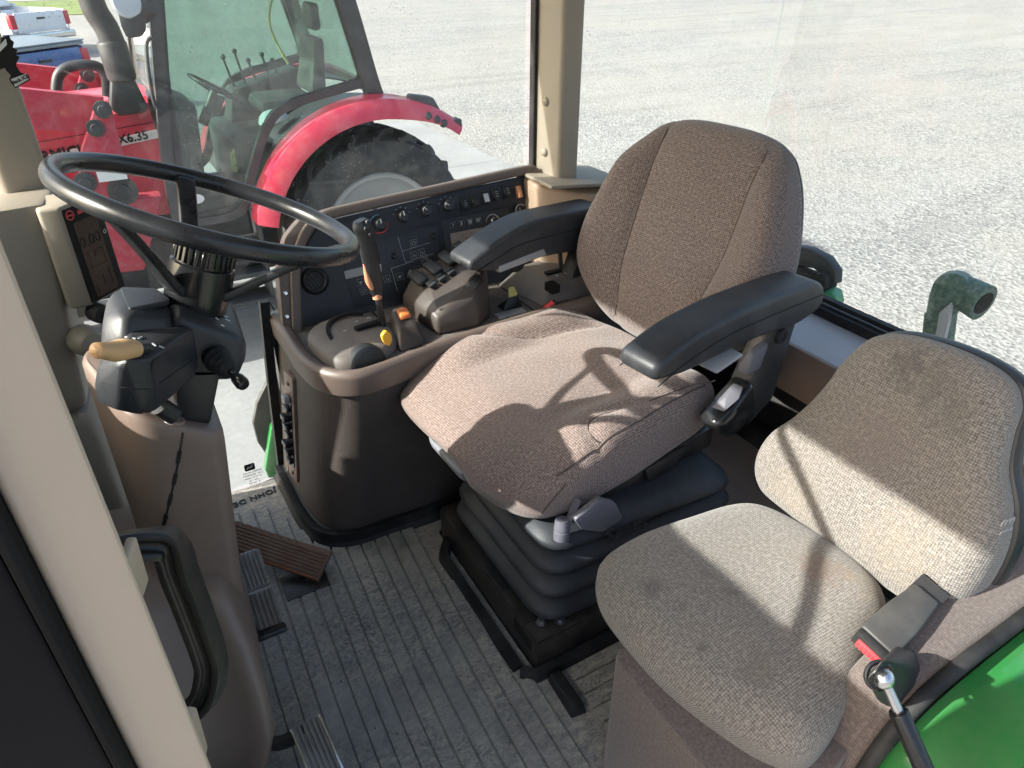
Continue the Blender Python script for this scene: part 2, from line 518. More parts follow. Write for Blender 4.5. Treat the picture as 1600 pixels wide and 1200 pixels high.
def sweep(bm, path, sec, closed=False, up=None, scale=None, caps=True):
    """section (list of 2D points, or a radius) carried along a path"""
    if isinstance(sec, (int, float)):
        k = 12
        sec = [(sec * math.cos(2 * PI * i / k), sec * math.sin(2 * PI * i / k)) for i in range(k)]
    P = [V(p) for p in path]
    n = len(P)
    T = []
    for i in range(n):
        if closed:
            t = P[(i + 1) % n] - P[i - 1]
        else:
            t = P[min(i + 1, n - 1)] - P[max(i - 1, 0)]
        T.append(t.normalized())
    u = V(up) if up is not None else (V((0, 0, 1)) if abs(T[0].z) < 0.9 else V((1, 0, 0)))
    rings = []
    s = BM()
    for i in range(n):
        w = T[i].cross(u)
        if w.length < 1e-6:
            w = V((1, 0, 0))
        w.normalize()
        uu = w.cross(T[i]).normalized()
        if up is None:
            u = uu
        k = 1.0 if scale is None else (scale[i] if isinstance(scale, (list, tuple)) else scale)
        rings.append([s.verts.new(P[i] + w * (q[0] * k) + uu * (q[1] * k)) for q in sec])
    m = len(sec)
    for i in range(n if closed else n - 1):
        a, b = rings[i], rings[(i + 1) % n]
        for j in range(m):
            s.faces.new((a[j], a[(j + 1) % m], b[(j + 1) % m], b[j]))
    if caps and not closed:
        s.faces.new(rings[0][::-1])
        s.faces.new(rings[-1])
    bmesh.ops.recalc_face_normals(s, faces=s.faces[:])
    return merge(bm, s)


def cyl(bm, p0, p1, r0, r1=None, seg=20, bev=0.0):
    r1 = r0 if r1 is None else r1
    p0, p1 = V(p0), V(p1)
    s = BM()
    bmesh.ops.create_cone(s, cap_ends=True, segments=seg, radius1=r0, radius2=r1, depth=(p1 - p0).length)
    if bev:
        es = [e for e in s.edges if len(e.link_faces) == 2 and any(len(f.verts) > 4 for f in e.link_faces)]
        bmesh.ops.bevel(s, geom=es, offset=bev, segments=2, affect='EDGES', profile=0.5)
    m = (p1 - p0).to_track_quat('Z', 'Y').to_matrix().to_4x4()
    m.translation = (p0 + p1) / 2
    return merge(bm, s, m)


def lathe(bm, prof, mtx, seg=32):
    """profile of (radius, height) turned round local z"""
    s = BM()
    rings = []
    for r, z in prof:
        if r < 1e-6:
            rings.append([s.verts.new((0, 0, z))])
        else:
            rings.append([s.verts.new((r * math.cos(2 * PI * i / seg), r * math.sin(2 * PI * i / seg), z)) for i in range(seg)])
    for a, b in zip(rings, rings[1:]):
        for i in range(seg):
            j = (i + 1) % seg
            if len(a) == 1 and len(b) > 1:
                s.faces.new((a[0], b[i], b[j]))
            elif len(b) == 1 and len(a) > 1:
                s.faces.new((a[i], a[j], b[0]))
            elif len(a) > 1:
                s.faces.new((a[i], a[j], b[j], b[i]))
    bmesh.ops.recalc_face_normals(s, faces=s.faces[:])
    return merge(bm, s, mtx)


def ball(bm, c, r, seg=16, mtx=None, scl=(1, 1, 1)):
    s = BM()
    bmesh.ops.create_uvsphere(s, u_segments=seg, v_segments=seg // 2 + 2, radius=r)
    for v in s.verts:
        v.co = V((v.co.x * scl[0], v.co.y * scl[1], v.co.z * scl[2])) + V(c)
    return merge(bm, s, mtx)


def loft(bm, rings, caps=True):
    s = BM()
    vs = [[s.verts.new(V(p)) for p in r] for r in rings]
    m = len(vs[0])
    for a, b in zip(vs, vs[1:]):
        for j in range(m):
            s.faces.new((a[j], a[(j + 1) % m], b[(j + 1) % m], b[j]))
    if caps:
        s.faces.new(vs[0][::-1])
        s.faces.new(vs[-1])
    bmesh.ops.recalc_face_normals(s, faces=s.faces[:])
    return merge(bm, s)


def text(bm, body, size, mtx, ext=0.0003, bold=0.0, space=1.0):
    cu = bpy.data.curves.new('t', 'FONT')
    cu.body = body
    cu.size = size
    cu.extrude = ext
    cu.offset = bold
    cu.align_x = 'CENTER'
    cu.align_y = 'CENTER'
    cu.space_character = space
    cu.resolution_u = 2
    ob = bpy.data.objects.new('t', cu)
    col.objects.link(ob)
    dg = bpy.context.evaluated_depsgraph_get()
    me = bpy.data.meshes.new_from_object(ob.evaluated_get(dg))
    s = BM()
    s.from_mesh(me)
    bpy.data.objects.remove(ob)
    bpy.data.curves.remove(cu)
    bpy.data.meshes.remove(me)
    return merge(bm, s, mtx)


def sm(a, b, x):
    t = max(0.0, min(1.0, (x - a) / (b - a)))
    return t * t * (3 - 2 * t)


def pad(outline, th, rt, rb, hfun, place, rings=30, rr=7):
    """upholstered cushion: outline in local XY (closed), rounded rims, top relief hfun(x, y); UV in metres"""
    P = [V(p).to_2d() for p in outline]
    n = len(P)
    nor = []
    for i in range(n):
        t = (P[(i + 1) % n] - P[i - 1]).normalized()
        nor.append(V((t.y, -t.x)))
    area = sum(P[i].x * P[(i + 1) % n].y - P[(i + 1) % n].x * P[i].y for i in range(n))
    if area < 0:
        nor = [-q for q in nor]
    c = sum(P, V((0, 0))) / n
    L = []                               # rings: (points2d, z, uv points)
    for k in range(rr + 1):              # bottom rounding
        a = PI / 2 * (1 - k / rr)
        ins, z = rb * (1 - math.cos(a)), -th + rb * (1 - math.sin(a))
        L.append(([P[i] - nor[i] * ins for i in range(n)], z, [P[i] + nor[i] * (th - rb + rb * math.sin(a) * 0.9 + rt * 0.4) for i in range(n)]))
    for k in range(1, rr + 1):           # top rounding
        a = PI / 2 * k / rr
        ins, z = rt * (1 - math.cos(a)), -rt + rt * math.sin(a)
        L.append(([P[i] - nor[i] * ins for i in range(n)], z, [P[i] - nor[i] * (ins * 0.9) + nor[i] * (rt * (1 - math.sin(a)) * 0.6) for i in range(n)]))
    edge = L[-1][0]
    for k in range(1, rings):
        t = k / rings
        q = [e + (c - e) * t for e in edge]
        L.append((q, 0.0, q))
    bm = BM()
    uvl = bm.loops.layers.uv.new('UVMap')
    uvs = {}
    rows = []
    for ri, (pts, z, uv) in enumerate(L):
        row = []
        for i in range(n):
            p = pts[i]
            w = 1.0 if ri >= rr * 2 else sm(-th, 0, z) if ri >= rr else 0.0
            h = hfun(p.x, p.y) * w
            v = bm.verts.new(place(V((p.x, p.y, z + h))))
            uvs[v] = uv[i]
            row.append(v)
        rows.append(row)
    cv = bm.verts.new(place(V((c.x, c.y, hfun(c.x, c.y)))))
    uvs[cv] = c
    for a, b in zip(rows, rows[1:]):
        for i in range(n):
            bm.faces.new((a[i], a[(i + 1) % n], b[(i + 1) % n], b[i]))
    for i in range(n):
        bm.faces.new((rows[-1][i], rows[-1][(i + 1) % n], cv))
    bm.faces.new(rows[0][::-1])
    for f in bm.faces:
        for l in f.loops:
            l[uvl].uv = uvs[l.vert]
    bmesh.ops.recalc_face_normals(bm, faces=bm.faces[:])
    return bm


def on(ob, u, v, lift=0.0):
    """the point of a built surface that the sight line through photo pixel (u, v) meets"""
    q = (DIR + RGT * ((u - 800) / F) - UPV * ((v - 600) / F)).normalized()
    hit, loc, no, _ = ob.ray_cast(EYE - ORG[ob.name], q)
    if not hit:
        return None
    return loc + ORG[ob.name] + no * lift


def T(name, label, cat, loc=(0, 0, 0), group=None):
    o = bpy.data.objects.new(name, None)
    o.empty_display_size = 0.1
    o.location = loc
    col.objects.link(o)
    o['label'] = label
    o['category'] = cat
    if group:
        o['group'] = group
    ORG[o.name] = V(loc)
    return o


def P_(parent, name, bm, m, label=None, sharp=38, kind=None, uvbox=False):
    org = ORG[parent.name] if parent else V((0, 0, 0))
    if org.length:
        bmesh.ops.translate(bm, vec=-org, verts=bm.verts)
    me = bpy.data.meshes.new(name)
    bm.to_mesh(me)
    bm.free()
    me.materials.append(m)
    for p in me.polygons:
        p.use_smooth = True
    try:
        me.set_sharp_from_angle(angle=R(sharp))
    except Exception:
        pass
    o = bpy.data.objects.new(name, me)
    col.objects.link(o)
    if parent:
        o.parent = parent
    ORG[o.name] = org
    if label:
        o['label'] = label
    if kind:
        o['kind'] = kind
    return o


def S_(name, bm, m):
    return P_(None, name, bm, m, kind='structure')


def boxuv(bm):
    uvl = bm.loops.layers.uv.verify()
    bm.normal_update()
    for f in bm.faces:
        n = f.normal
        a = max(range(3), key=lambda i: abs(n[i]))
        for l in f.loops:
            c = l.vert.co
            l[uvl].uv = ((c.y, c.z), (c.x, c.z), (c.x, c.y))[a]
    return bm

# ------------------------------------------------------------------ the yard
b = BM()
box(b, -260, 260, -420, 60, G - 0.6, G)
S_('gravel_ground', b, M['gravel'])
pad_root = P_(None, 'concrete_pad', box(BM(), -5.3, 14, -12.8, -3.1, G + 0.004 - 0.05, G + 0.004), M['rubber'], kind='structure')
# slabs of the pad, each with its own edge, 14 mm joints; the rear edge runs a little askew
for i in range(4):
    for j in range(3):
        x0, x1 = -5.45 + i * 4.4, -5.45 + (i + 1) * 4.4 - 0.014
        y0, y1 = -13.05 + j * 3.36, -13.05 + (j + 1) * 3.36 - 0.014
        e0_ = 0.12 * math.sin((y0 + 3) * 0.55) if i == 0 else 0
        e1_ = 0.12 * math.sin((y1 + 3) * 0.55) if i == 0 else 0
        s = BM()
        prism(s, [(x0 + e0_, y0), (x1, y0), (x1, y1), (x0 + e1_, y1)], G + 0.006, G + 0.03 + 0.002 * ((i * 5 + j) % 3), bev=0.006, seg=1)
        P_(pad_root, 'concrete_slab', s, M['concrete'])
b = BM()
box(b, -2.3, 160, -52, -41.5, G - 0.2, G + 0.03)
S_('grass_verge', b, M['grass'])
b = BM()
box(b, -120, 160, -60, -52.02, G - 0.2, G + 0.05)
S_('far_road', b, M['asphalt'])
b = BM()
box(b, -120, 160, -200, -60.02, G - 0.2, G + 0.06)
S_('far_grass', b, M['grass'])


# ------------------------------------------------------------------ pickups parked across the yard
def pickup(name, label, x, y, rot, m, lid=None, rail=True):
    t = T(name, label, 'pickup truck', (x, y, G), 'pickups parked across the yard')
    mx = rz(rot, (x, y, G))
    s = BM()          # body: bed sides, floor, cab lower: outline in the side plane, local x forward
    side = [(0.02, 0.62), (0.02, 1.18), (1.95, 1.2), (2.0, 1.28), (4.0, 1.22), (4.35, 1.15), (5.35, 1.08), (5.5, 0.95), (5.5, 0.55), (0.1, 0.5)]
    side = [(p[0], p[1]) for p in fillet(side, 0.06, 3)]
    f2 = frame((0, 0.92, 0), (1, 0, 0), z=(0, -1, 0))
    for yy in (-0.96, 0.9):
        q = BM()
        prism(q, side, 0, 0.06, frame((0, yy + 0.06, 0), (1, 0, 0), z=(0, -1, 0)), 0.02)
        merge(s, q)
    box(s, 0.06, 5.4, -0.9, 0.9, 0.55, 0.72)
    box(s, 1.95, 5.4, -0.9, 0.9, 0.72, 1.12, 0.04)
    bmesh.ops.transform(s, matrix=mx, verts=s.verts)
    P_(t, 'body', s, m)
    s = BM()          # cabin glass house
    hull(s, [(2.0, -0.86, 1.2), (2.0, 0.86, 1.2), (4.2, -0.86, 1.2), (4.2, 0.86, 1.2), (2.15, -0.7, 1.82), (2.15, 0.7, 1.82), (3.4, -0.7, 1.82), (3.4, 0.7, 1.82)], 0.06, 2, mx)
    P_(t, 'cabin', s, m)
    s = BM()
    box(s, 1.985, 2.06, -0.62, 0.62, 1.32, 1.7, 0.01)
    bmesh.ops.transform(s, matrix=mx @ Matrix.Translation((0.06, 0, 0)), verts=s.verts)
    P_(t, 'rear_window', s, M['greyblack'])
    s = BM()
    prism(s, fillet([(-0.8, 0.66), (0.8, 0.66), (0.8, 1.17), (-0.8, 1.17)], 0.04, 3), 0, 0.06, mx @ frame((0.0, 0, 0), (0, -1, 0), z=(-1, 0, 0)), 0.015)
    box(s, -0.075, -0.055, -0.12, 0.12, 1.0, 1.07, 0.006, mtx=mx)
    tg = P_(t, 'tailgate', s, m)
    s = BM()
    box(s, -0.085, -0.06, -0.13, 0.13, 0.985, 1.03, 0.005, mtx=mx)
    P_(tg, 'handle', s, M['black'])
    for sg in (-1, 1):
        s = BM()
        box(s, -0.07, 0.1, sg * 0.88 - 0.085, sg * 0.88 + 0.085, 0.78, 1.14, 0.02, mtx=mx)
        P_(t, 'tail_light', s, M['taillight'])
    s = BM()
    box(s, -0.2, 0.06, -0.93, 0.93, 0.46, 0.64, 0.03, mtx=mx)
    P_(t, 'bumper', s, M['chrome'] if m is M['truckwhite'] else M['greyblack'])
    for wx in (1.05, 4.6):
        for sg in (-1, 1):
            s = BM()
            lathe(s, [(0.0, -0.12), (0.3, -0.12), (0.38, -0.09), (0.39, 0), (0.38, 0.09), (0.3, 0.12), (0, 0.12)], mx @ frame((wx, sg * 0.83, 0.39), (1, 0, 0), z=(0, 1, 0)), 24)
            P_(t, 'wheel', s, M['tyre'])
    if lid:
        s = BM()
        box(s, -0.05, 1.98, -0.93, 0.93, 1.2, 1.26, 0.02, mtx=mx)
        box(s, -0.05, 1.98, -0.95, 0.95, 1.265, 1.29, 0.01, mtx=mx)
        P_(t, 'bed_cover', s, lid)
    return t


pickup('pickup_truck', 'white pickup seen from behind with red tail lights, beyond the blue one', 0.33, -26.6, R(-50), M['truckwhite'])
pickup('pickup_truck', 'dark blue pickup with grey bed cover parked nearest the loader arms', 0.36, -16.7, R(-52), M['truckblue'], M['trucklid'])
t = T('yellow_post', 'yellow painted steel post beside the blue pickup, at the picture edge', 'post', (1.05, -14, G))
b = BM()
cyl(b, (1.12, -14, G), (1.12, -14, G + 2.3), 0.09, bev=0.02)
P_(t, 'pipe', b, M['yellow'])
b = BM()
cyl(b, (1.12, -14, G), (1.12, -14, G + 0.05), 0.16, bev=0.01)
P_(t, 'footing', b, M['greyblack'])

# ------------------------------------------------------------------ red loader tractor next door
TX, TY = -1.95, -5.5
t = T('red_tractor', 'red loader tractor with glass cab parked alongside beyond the side window', 'tractor', (TX, TY, G))
RED = t


def tri(name, fn, m, parent=None, label=None):
    s = BM()
    fn(s)
    return P_(parent or RED, name, s, m, label)


def rear_wheel(y, sg):
    c = V((TX, y, G + 0.81))
    fr = frame(c, (1, 0, 0), z=(0, sg, 0))
    s = BM()
    lathe(s, [(0.49, -0.22), (0.52, -0.245), (0.66, -0.26), (0.745, -0.235), (0.765, -0.2), (0.77, 0), (0.765, 0.2), (0.745, 0.235), (0.66, 0.26), (0.52, 0.245), (0.49, 0.22), (0.47, 0.0), (0.49, -0.22)], fr, 56)
    w = P_(RED, 'rear_tyre', s, M['tyre'])
    s = BM()
    for k in range(22):                       # chevron lugs
        for side in (-1, 1):
            a0 = 2 * PI * (k + (0.5 if side > 0 else 0)) / 22
            pts = []
            for q in range(5):
                f = q / 4
                a = a0 - 0.30 * f
                z = side * (0.235 - 0.24 * f)
                r = 0.764 - (0.03 if q == 0 else 0)
                pts.append(fr @ V((r * math.cos(a), r * math.sin(a), z)))
            sweep(s, pts, [(-0.024, -0.02), (0.024, -0.02), (0.018, 0.045), (-0.018, 0.045)], up=None)
    P_(w, 'lugs', s, M['tyre'], kind='stuff')
    s = BM()
    lathe(s, [(0.0, 0.02), (0.2, 0.03), (0.24, 0.05), (0.38, 0.13), (0.43, 0.17), (0.455, 0.215), (0.48, 0.225), (0.49, 0.24), (0.5, 0.225), (0.475, 0.19), (0.46, 0.12), (0.45, 0)], fr, 48)
    P_(w, 'wheel_rim', s, M['rimgrey'])
    s = BM()
    for k in range(8):
        a = 2 * PI * k / 8
        cyl(s, fr @ V((0.15 * math.cos(a), 0.15 * math.sin(a), 0.0)), fr @ V((0.15 * math.cos(a), 0.15 * math.sin(a), 0.055)), 0.017, seg=6)
    lathe(s, [(0, 0.1), (0.07, 0.1), (0.09, 0.06), (0.1, 0.02)], fr, 20)
    P_(w, 'hub_bolts', s, M['greyblack'])


rear_wheel(TY - 0.26, 1)
rear_wheel(TY - 1.95, -1)
# fenders: flared red band over each rear wheel
for yo, sg in ((TY + 0.12, 1), (TY - 2.3, -1)):
    s = BM()
    cz = G + 0.86
    rings = []
    for k in range(25):
        a = R(14) + R(117) * k / 24           # measured from +X upward
        tip = sm(0.72, 1.0, k / 24)
        r = 1.02 + 0.03 * math.sin(a) - 0.0 * tip
        g = 1 - 0.45 * tip
        prof = [(r, -0.26 * g), (r + 0.03, -0.15 * g), (r + 0.018, 0.0 + 0.02 * g), (r - 0.05 * g, 0.055), (r - 0.125 * g, 0.065), (r - 0.128 * g, 0.052), (r - 0.055 * g, 0.03), (r - 0.01, -0.02), (r - 0.01, -0.26 * g)]
        rings.append([V((TX + 0.02 + q[0] * math.cos(a) * (1 + 0.02 * tip), yo + sg * q[1], cz + q[0] * math.sin(a) * 0.97)) for q in prof])
    loft(s, rings)
    f = P_(RED, 'fender', s, M['red'], sharp=50)
    s = BM()
    rings = []
    for k in range(25):
        a = R(12) + R(116) * k / 24
        rings.append([V((TX + 0.02 + q[0] * math.cos(a), yo + sg * q[1], cz + q[0] * math.sin(a) * 0.97)) for q in ((0.995, -0.02), (0.995, -0.75), (0.98, -0.75), (0.98, -0.02))])
    loft(s, rings)
    P_(f, 'fender_liner', s, M['greyblack'])
    if sg > 0:
        for ang, rr in ((R(113.5), 0.045), (R(118), 0.045), (R(122), 0.036)):
            s = BM()
            p = V((TX + 0.02 + 0.995 * math.cos(ang), yo + 0.055, cz + 0.995 * math.sin(ang) * 0.97))
            lathe(s, [(0, 0.018), (0.022, 0.016), (0.03, 0.004), (0.034, -0.02)], frame(p, (1, 0, 0.3), z=(-0.15, 1, 0.35)), 16)
            P_(f, 'fender_button', s, M['greyblack'])
        s = BM()
        p = V((TX + 0.02 + 1.06 * math.cos(R(112)), yo - 0.1, cz + 1.05 * math.sin(R(112)) * 0.97))
        hull(s, [p + V(q) for q in ((0.13, -0.07, 0.01), (0.13, 0.06, 0.0), (-0.16, -0.07, -0.06), (-0.16, 0.06, -0.06), (0.08, -0.06, 0.085), (0.08, 0.05, 0.08), (-0.1, -0.06, 0.05), (-0.1, 0.05, 0.05))], 0.02)
        P_(f, 'work_lamp', s, M['greyblack'])
        s = BM()
        p = V((TX + 0.02 + 1.03 * math.cos(R(129)), yo - 0.02, cz + 1.03 * math.sin(R(129)) * 0.97))
        box(s, p.x - 0.05, p.x + 0.05, p.y - 0.06, p.y + 0.05, p.z - 0.02, p.z + 0.05, 0.012)
        P_(f, 'tail_reflector', s, M['greyblack'])

# cab of the red tractor: posts, roof, panes, door
yc0, yc1 = TY - 0.12, TY - 1.72
zf = G + 0.75
zr = G + 2.86


def post(pts, r, m=M['greyblack'], name='cab_post', parent=None):
    s = BM()
    sweep(s, cr(pts, 6), [(-r, -r), (r, -r), (r, r), (-r, r)])
    return P_(parent or RED, name, s, m)


FB, FT = (-0.42, -0.43), (-0.66, 1.3)      # front post x, z at foot and head
RB, RT = (-1.98, 0.33), (-1.62, 1.3)
for y in (yc0, yc1):
    post([(FB[0] + 0.02, y, zf), (FB[0], y, -0.2), (-0.52, y, 0.5), (FT[0], y, FT[1])], 0.038)
    post([(-2.02, y, 0.22), (-1.97, y, 0.4), (-1.86, y, 0.9), (RT[0] - 0.12, y, RT[1])], 0.06)
    post([(FB[0] - 0.06, y, -0.5), (-0.85, y, -0.47), (-0.99, y, -0.2), (-1.15, y, 0.1), (-1.35, y, 0.25), (-1.95, y, 0.36)], 0.03, name='door_frame')
    s = BM()
    poly = [(FB[0] - 0.03, -0.5), (-0.86, -0.47), (-0.97, -0.25), (-1.14, 0.12), (-1.36, 0.27), (-1.94, 0.38), (-1.82, 0.9), (-1.72, 1.28), (-0.67, 1.28), (-0.54, 0.5)]
    prism(s, [(p[0], p[1]) for p in fillet(poly, 0.05, 4)], 0, 0.006, frame((0, y - 0.01, 0), (1, 0, 0), z=(0, -1, 0)))
    dr = P_(RED, 'door_pane', s, M['panegreen'])
    s = BM()                                 # black print band round the pane, its own depth
    pl = [V((p[0], y + 0.006, p[1])) for p in fillet([(p[0] * 0.975 - 0.03, p[1] * 0.965 + 0.012) for p in poly], 0.08, 6)]
    sweep(s, pl, [(-0.006, -0.022), (0.006, -0.022), (0.006, 0.022), (-0.006, 0.022)], closed=True)
    P_(dr, 'door_seal', s, M['greyblack'])
s = BM()
hull(s, [(x, y, z) for x in (-0.35, -2.0) for y in (yc0 + 0.12, yc1 - 0.12) for z in (1.3, 1.36)] + [(x, y, 1.52) for x in (-0.6, -1.8) for y in (yc0 - 0.1, yc1 + 0.1)], 0.05)
P_(RED, 'roof', s, M['red'])
s = BM()
prism(s, [(yc0, -0.2), (yc1, -0.2), (yc1, 1.3), (yc0, 1.3)], 0, 0.006, frame((-0.44, 0, 0), (0, 1, 0), z=V((1, 0, 0.14))))
P_(RED, 'windshield', s, M['panegreen'])
s = BM()
prism(s, [(yc0, 0.35), (yc1, 0.35), (yc1, 1.3), (yc0, 1.3)], 0, 0.006, frame((-1.88, 0, 0), (0, 1, 0), z=(1, 0, 0)))
P_(RED, 'rear_pane', s, M['panegreen'])
s = BM()
box(s, -1.0, -0.42, yc1, yc0 - 0.02, zf - 0.05, zf, 0.01)
box(s, -2.0, -0.95, yc1 + 0.12, yc0 - 0.25, -0.5, -0.05, 0.06)
P_(RED, 'cab_floor', s, M['greyblack'])
# inside the red cab: dash, wheel, seat, side levers
s = BM()
hull(s, [(-0.47, -6.75, -0.7), (-0.47, -6.1, -0.7), (-0.47, -6.75, 0.36), (-0.47, -6.1, 0.36), (-0.78, -6.65, 0.22), (-0.78, -6.15, 0.22), (-0.7, -6.65, -0.6), (-0.7, -6.15, -0.6)], 0.05)
P_(RED, 'dash', s, M['greyblack'])
s = BM()
fr = frame((-0.98, -6.4, 0.28), (1, 0, 0.62), z=(-0.62, 0, 1))
sweep(s, [fr @ V((0.21 * math.cos(2 * PI * k / 40), 0.21 * math.sin(2 * PI * k / 40), 0)) for k in range(40)], 0.014, closed=True)
for k in range(3):
    a = 2 * PI * k / 3
    cyl(s, fr @ V((0, 0, -0.04)), fr @ V((0.21 * math.cos(a), 0.21 * math.sin(a), 0)), 0.012, seg=8)
cyl(s, fr @ V((0, 0, -0.3)), fr @ V((0, 0, -0.02)), 0.04)
P_(RED, 'steering_wheel', s, M['black'])
s = BM()
hull(s, [(x, y, z) for x in (-1.25, -1.72) for y in (-6.15, -6.65) for z in (0.08, 0.2)], 0.05)
hull(s, [(-1.66, y, 0.2) for y in (-6.15, -6.65)] + [(-1.8, y, 0.2) for y in (-6.15, -6.65)] + [(-1.76, y, 0.62) for y in (-6.22, -6.58)] + [(-1.86, y, 0.62) for y in (-6.22, -6.58)], 0.05)
hull(s, [(x, y, z) for x in (-1.78, -1.86) for y in (-6.28, -6.52) for z in (0.66, 0.86)], 0.03)
P_(RED, 'seat', s, M['darkgrey'])
s = BM()
hull(s, [(-1.05, -6.75, -0.3), (-1.05, -7.05, -0.3), (-1.75, -6.75, -0.3), (-1.75, -7.05, -0.3), (-1.15, -6.75, 0.2), (-1.15, -7.05, 0.2), (-1.75, -6.75, 0.34), (-1.75, -7.05, 0.34)], 0.03)
for k, (x, h) in enumerate(((-1.2, 0.2), (-1.3, 0.24), (-1.4, 0.16), (-1.52, 0.2), (-1.6, 0.15))):
    cyl(s, (x, -6.85, 0.2), (x + 0.05, -6.83, 0.24 + h), 0.01, seg=8)
    ball(s, (x + 0.05, -6.83, 0.25 + h), 0.022, 10)
P_(RED, 'side_console', s, M['greyblack'])
s = BM()
hull(s, [(-1.15, -6.0, 0.05), (-1.2, -5.85, 0.05), (-1.4, -6.0, 0.12), (-1.4, -5.85, 0.1), (-1.2, -6.0, 0.16), (-1.35, -5.9, 0.2)], 0.03)
P_(RED, 'paper_stack', s, M['lens'])
s = BM()
hull(s, [(-0.9, -6.0, -0.3), (-1.06, -6.0, -0.28), (-0.9, -5.94, -0.12), (-1.06, -5.94, -0.1), (-0.98, -6.0, -0.06)], 0.02)
P_(RED, 'yellow_rag', s, M['lime'])
s = BM()
sweep(s, cr([(-1.7, -6.9, 0.35), (-1.6, -6.92, 0.7), (-1.78, -6.95, 1.1), (-1.8, -6.98, 1.3)], 8), 0.012)
P_(RED, 'cable', s, M['lime'])
s = BM()
hull(s, [(x, y, z) for x in (-1.1, -1.3) for y in (-5.75, -5.9) for z in (1.18, 1.27)], 0.02)
P_(RED, 'sun_visor', s, M['greyblack'])
s = BM()
lathe(s, [(0, 0.004), (0.07, 0.004), (0.07, 0)], frame((-0.55, yc0 + 0.004, -0.33), (1, 0, 0.1), z=(0, 1, 0)) @ Matrix.Scale(0.55, 4, (0, 1, 0)), 24)
st = P_(RED, 'round_sticker', s, M['white'])
s = BM()
lathe(s, [(0, 0.006), (0.026, 0.006), (0.026, 0.003)], frame((-0.535, yc0 + 0.004, -0.33), (1, 0, 0.1), z=(0, 1, 0)), 16)
P_(st, 'sticker_emblem', s, M['print'])

# hood, exhaust, mirrors
hy0, hy1 = -5.98, -6.86
s = BM()
rings = []
for k in range(9):
    f = k / 8
    x = -0.47 + 2.2 * f
    top = 0.335 - 0.14 * f ** 1.5
    w = 0.44 - 0.04 * f
    yc = (hy0 + hy1) / 2
    o = [(-w, -0.52), (-w, top - 0.26), (-w * 0.93, top - 0.1), (-w * 0.7, top - 0.02), (0, top), (w * 0.7, top - 0.02), (w * 0.93, top - 0.1), (w, top - 0.26), (w, -0.52)]
    rings.append([V((x, yc + q[0], q[1])) for q in o])
loft(s, rings)
hood = P_(RED, 'hood', s, M['red'], sharp=30)
s = BM()
box(s, -0.62, -0.44, hy1 - 0.02, hy0 + 0.02, -0.5, 0.33, 0.03)
P_(hood, 'hood_rear_band', s, M['greyblack'])
s = BM()
da, db_, dc, dd = [at(u, v, 'y', hy0 + 0.004) for u, v in ((249, 215), (245, 202), (72, 243), (80, 252))]
sweep(s, [at(246, 190, 'y', hy0 + 0.004), at(60, 222, 'y', hy0 + 0.004)], 0.003)
P_(hood, 'hood_seam', s, M['blackprint'])
s = BM()
dn = frame(da, dc - da, z=(0, 1, 0.05))
di = dn.inverted()
prism(s, [((di @ p).x, (di @ p).y) for p in (da, db_, dc, dd)], 0, 0.005, dn)
dec = P_(hood, 'decal_strip', s, M['white'])
s = BM()
c1, c2 = at(208, 215, 'y', hy0 + 0.012), at(67, 246, 'y', hy0 + 0.012)
dx = (at(120, 232, 'y', hy0) - at(235, 211, 'y', hy0)) * -1
text(s, 'X6.35', 0.085, frame(c1, dx, z=(0, 1, 0.05)), 0.002, 0.002)
text(s, 'McCORMICK', 0.1, frame(c2, dx, z=(0, 1, 0.05)), 0.002, 0.004)
P_(dec, 'decal_lettering', s, M['blackprint'])
s = BM()
exq = [at(u, v, 'y', -5.88) for u, v in ((192, 125), (184, 90), (168, 47), (150, 18), (138, -12), (122, -45))]
sweep(s, cr(exq, 6), 0.078)
ex = P_(RED, 'exhaust_stack', s, M['greyblack'])
s = BM()
cyl(s, exq[0], exq[0].lerp(exq[2], 0.8), 0.092, bev=0.02)
P_(ex, 'heat_shield', s, M['greyblack'])
s = BM()
xb = [at(u, v, 'y', -5.85) for u, v in ((174, 122), (208, 118), (232, 168), (228, 176), (186, 182), (172, 170))]
hull(s, xb + [p + V((0, -0.22, 0)) for p in xb], 0.02)
P_(ex, 'exhaust_box', s, M['greyblack'])
s = BM()
ym = yc0 + 0.35
mh = [at(u, v, 'y', ym) for u, v in ((198, 14), (215, 5), (229, 20), (230, 48), (222, 58), (212, 57), (204, 40))]
sweep(s, cr([V((-0.6, yc0, 1.22)), at(245, -12, 'y', ym), at(218, 0, 'y', ym), at(212, 20, 'y', ym)], 6), 0.018)
arm = P_(RED, 'mirror_arm', s, M['greyblack'])
s = BM()
hull(s, mh + [p + V((0.06, 0.05, 0)) for p in mh], 0.02)
P_(arm, 'mirror_head', s, M['greyblack'])
s = BM()
mg = [at(u, v, 'y', ym - 0.012) for u, v in ((217, 32), (226, 27), (227, 46), (219, 54))]
hull(s, mg + [p + V((0.004, 0.008, 0)) for p in mg])
P_(arm, 'mirror_glass', s, M['lens'])
s = BM()
lathe(s, [(0, 0.09), (0.05, 0.08), (0.095, 0.0), (0.1, -0.02), (0.0, -0.02)], frame(at(222, 8, 'y', yc0 + 0.3), (0, 1, 0), z=(0.6, -0.6, -0.1)) @ Matrix.Rotation(PI, 4, 'X'), 20)
wl = P_(RED, 'cab_work_light', s, M['greyblack'])
s = BM()
lathe(s, [(0, 0.012), (0.08, 0.004), (0.09, -0.01)], frame(at(198, 2, 'y', yc0 + 0.4), (0, 0, 1), z=(-0.3, 1, 0.1)), 20)
P_(wl, 'lamp_lens', s, M['lens'])
s = BM()
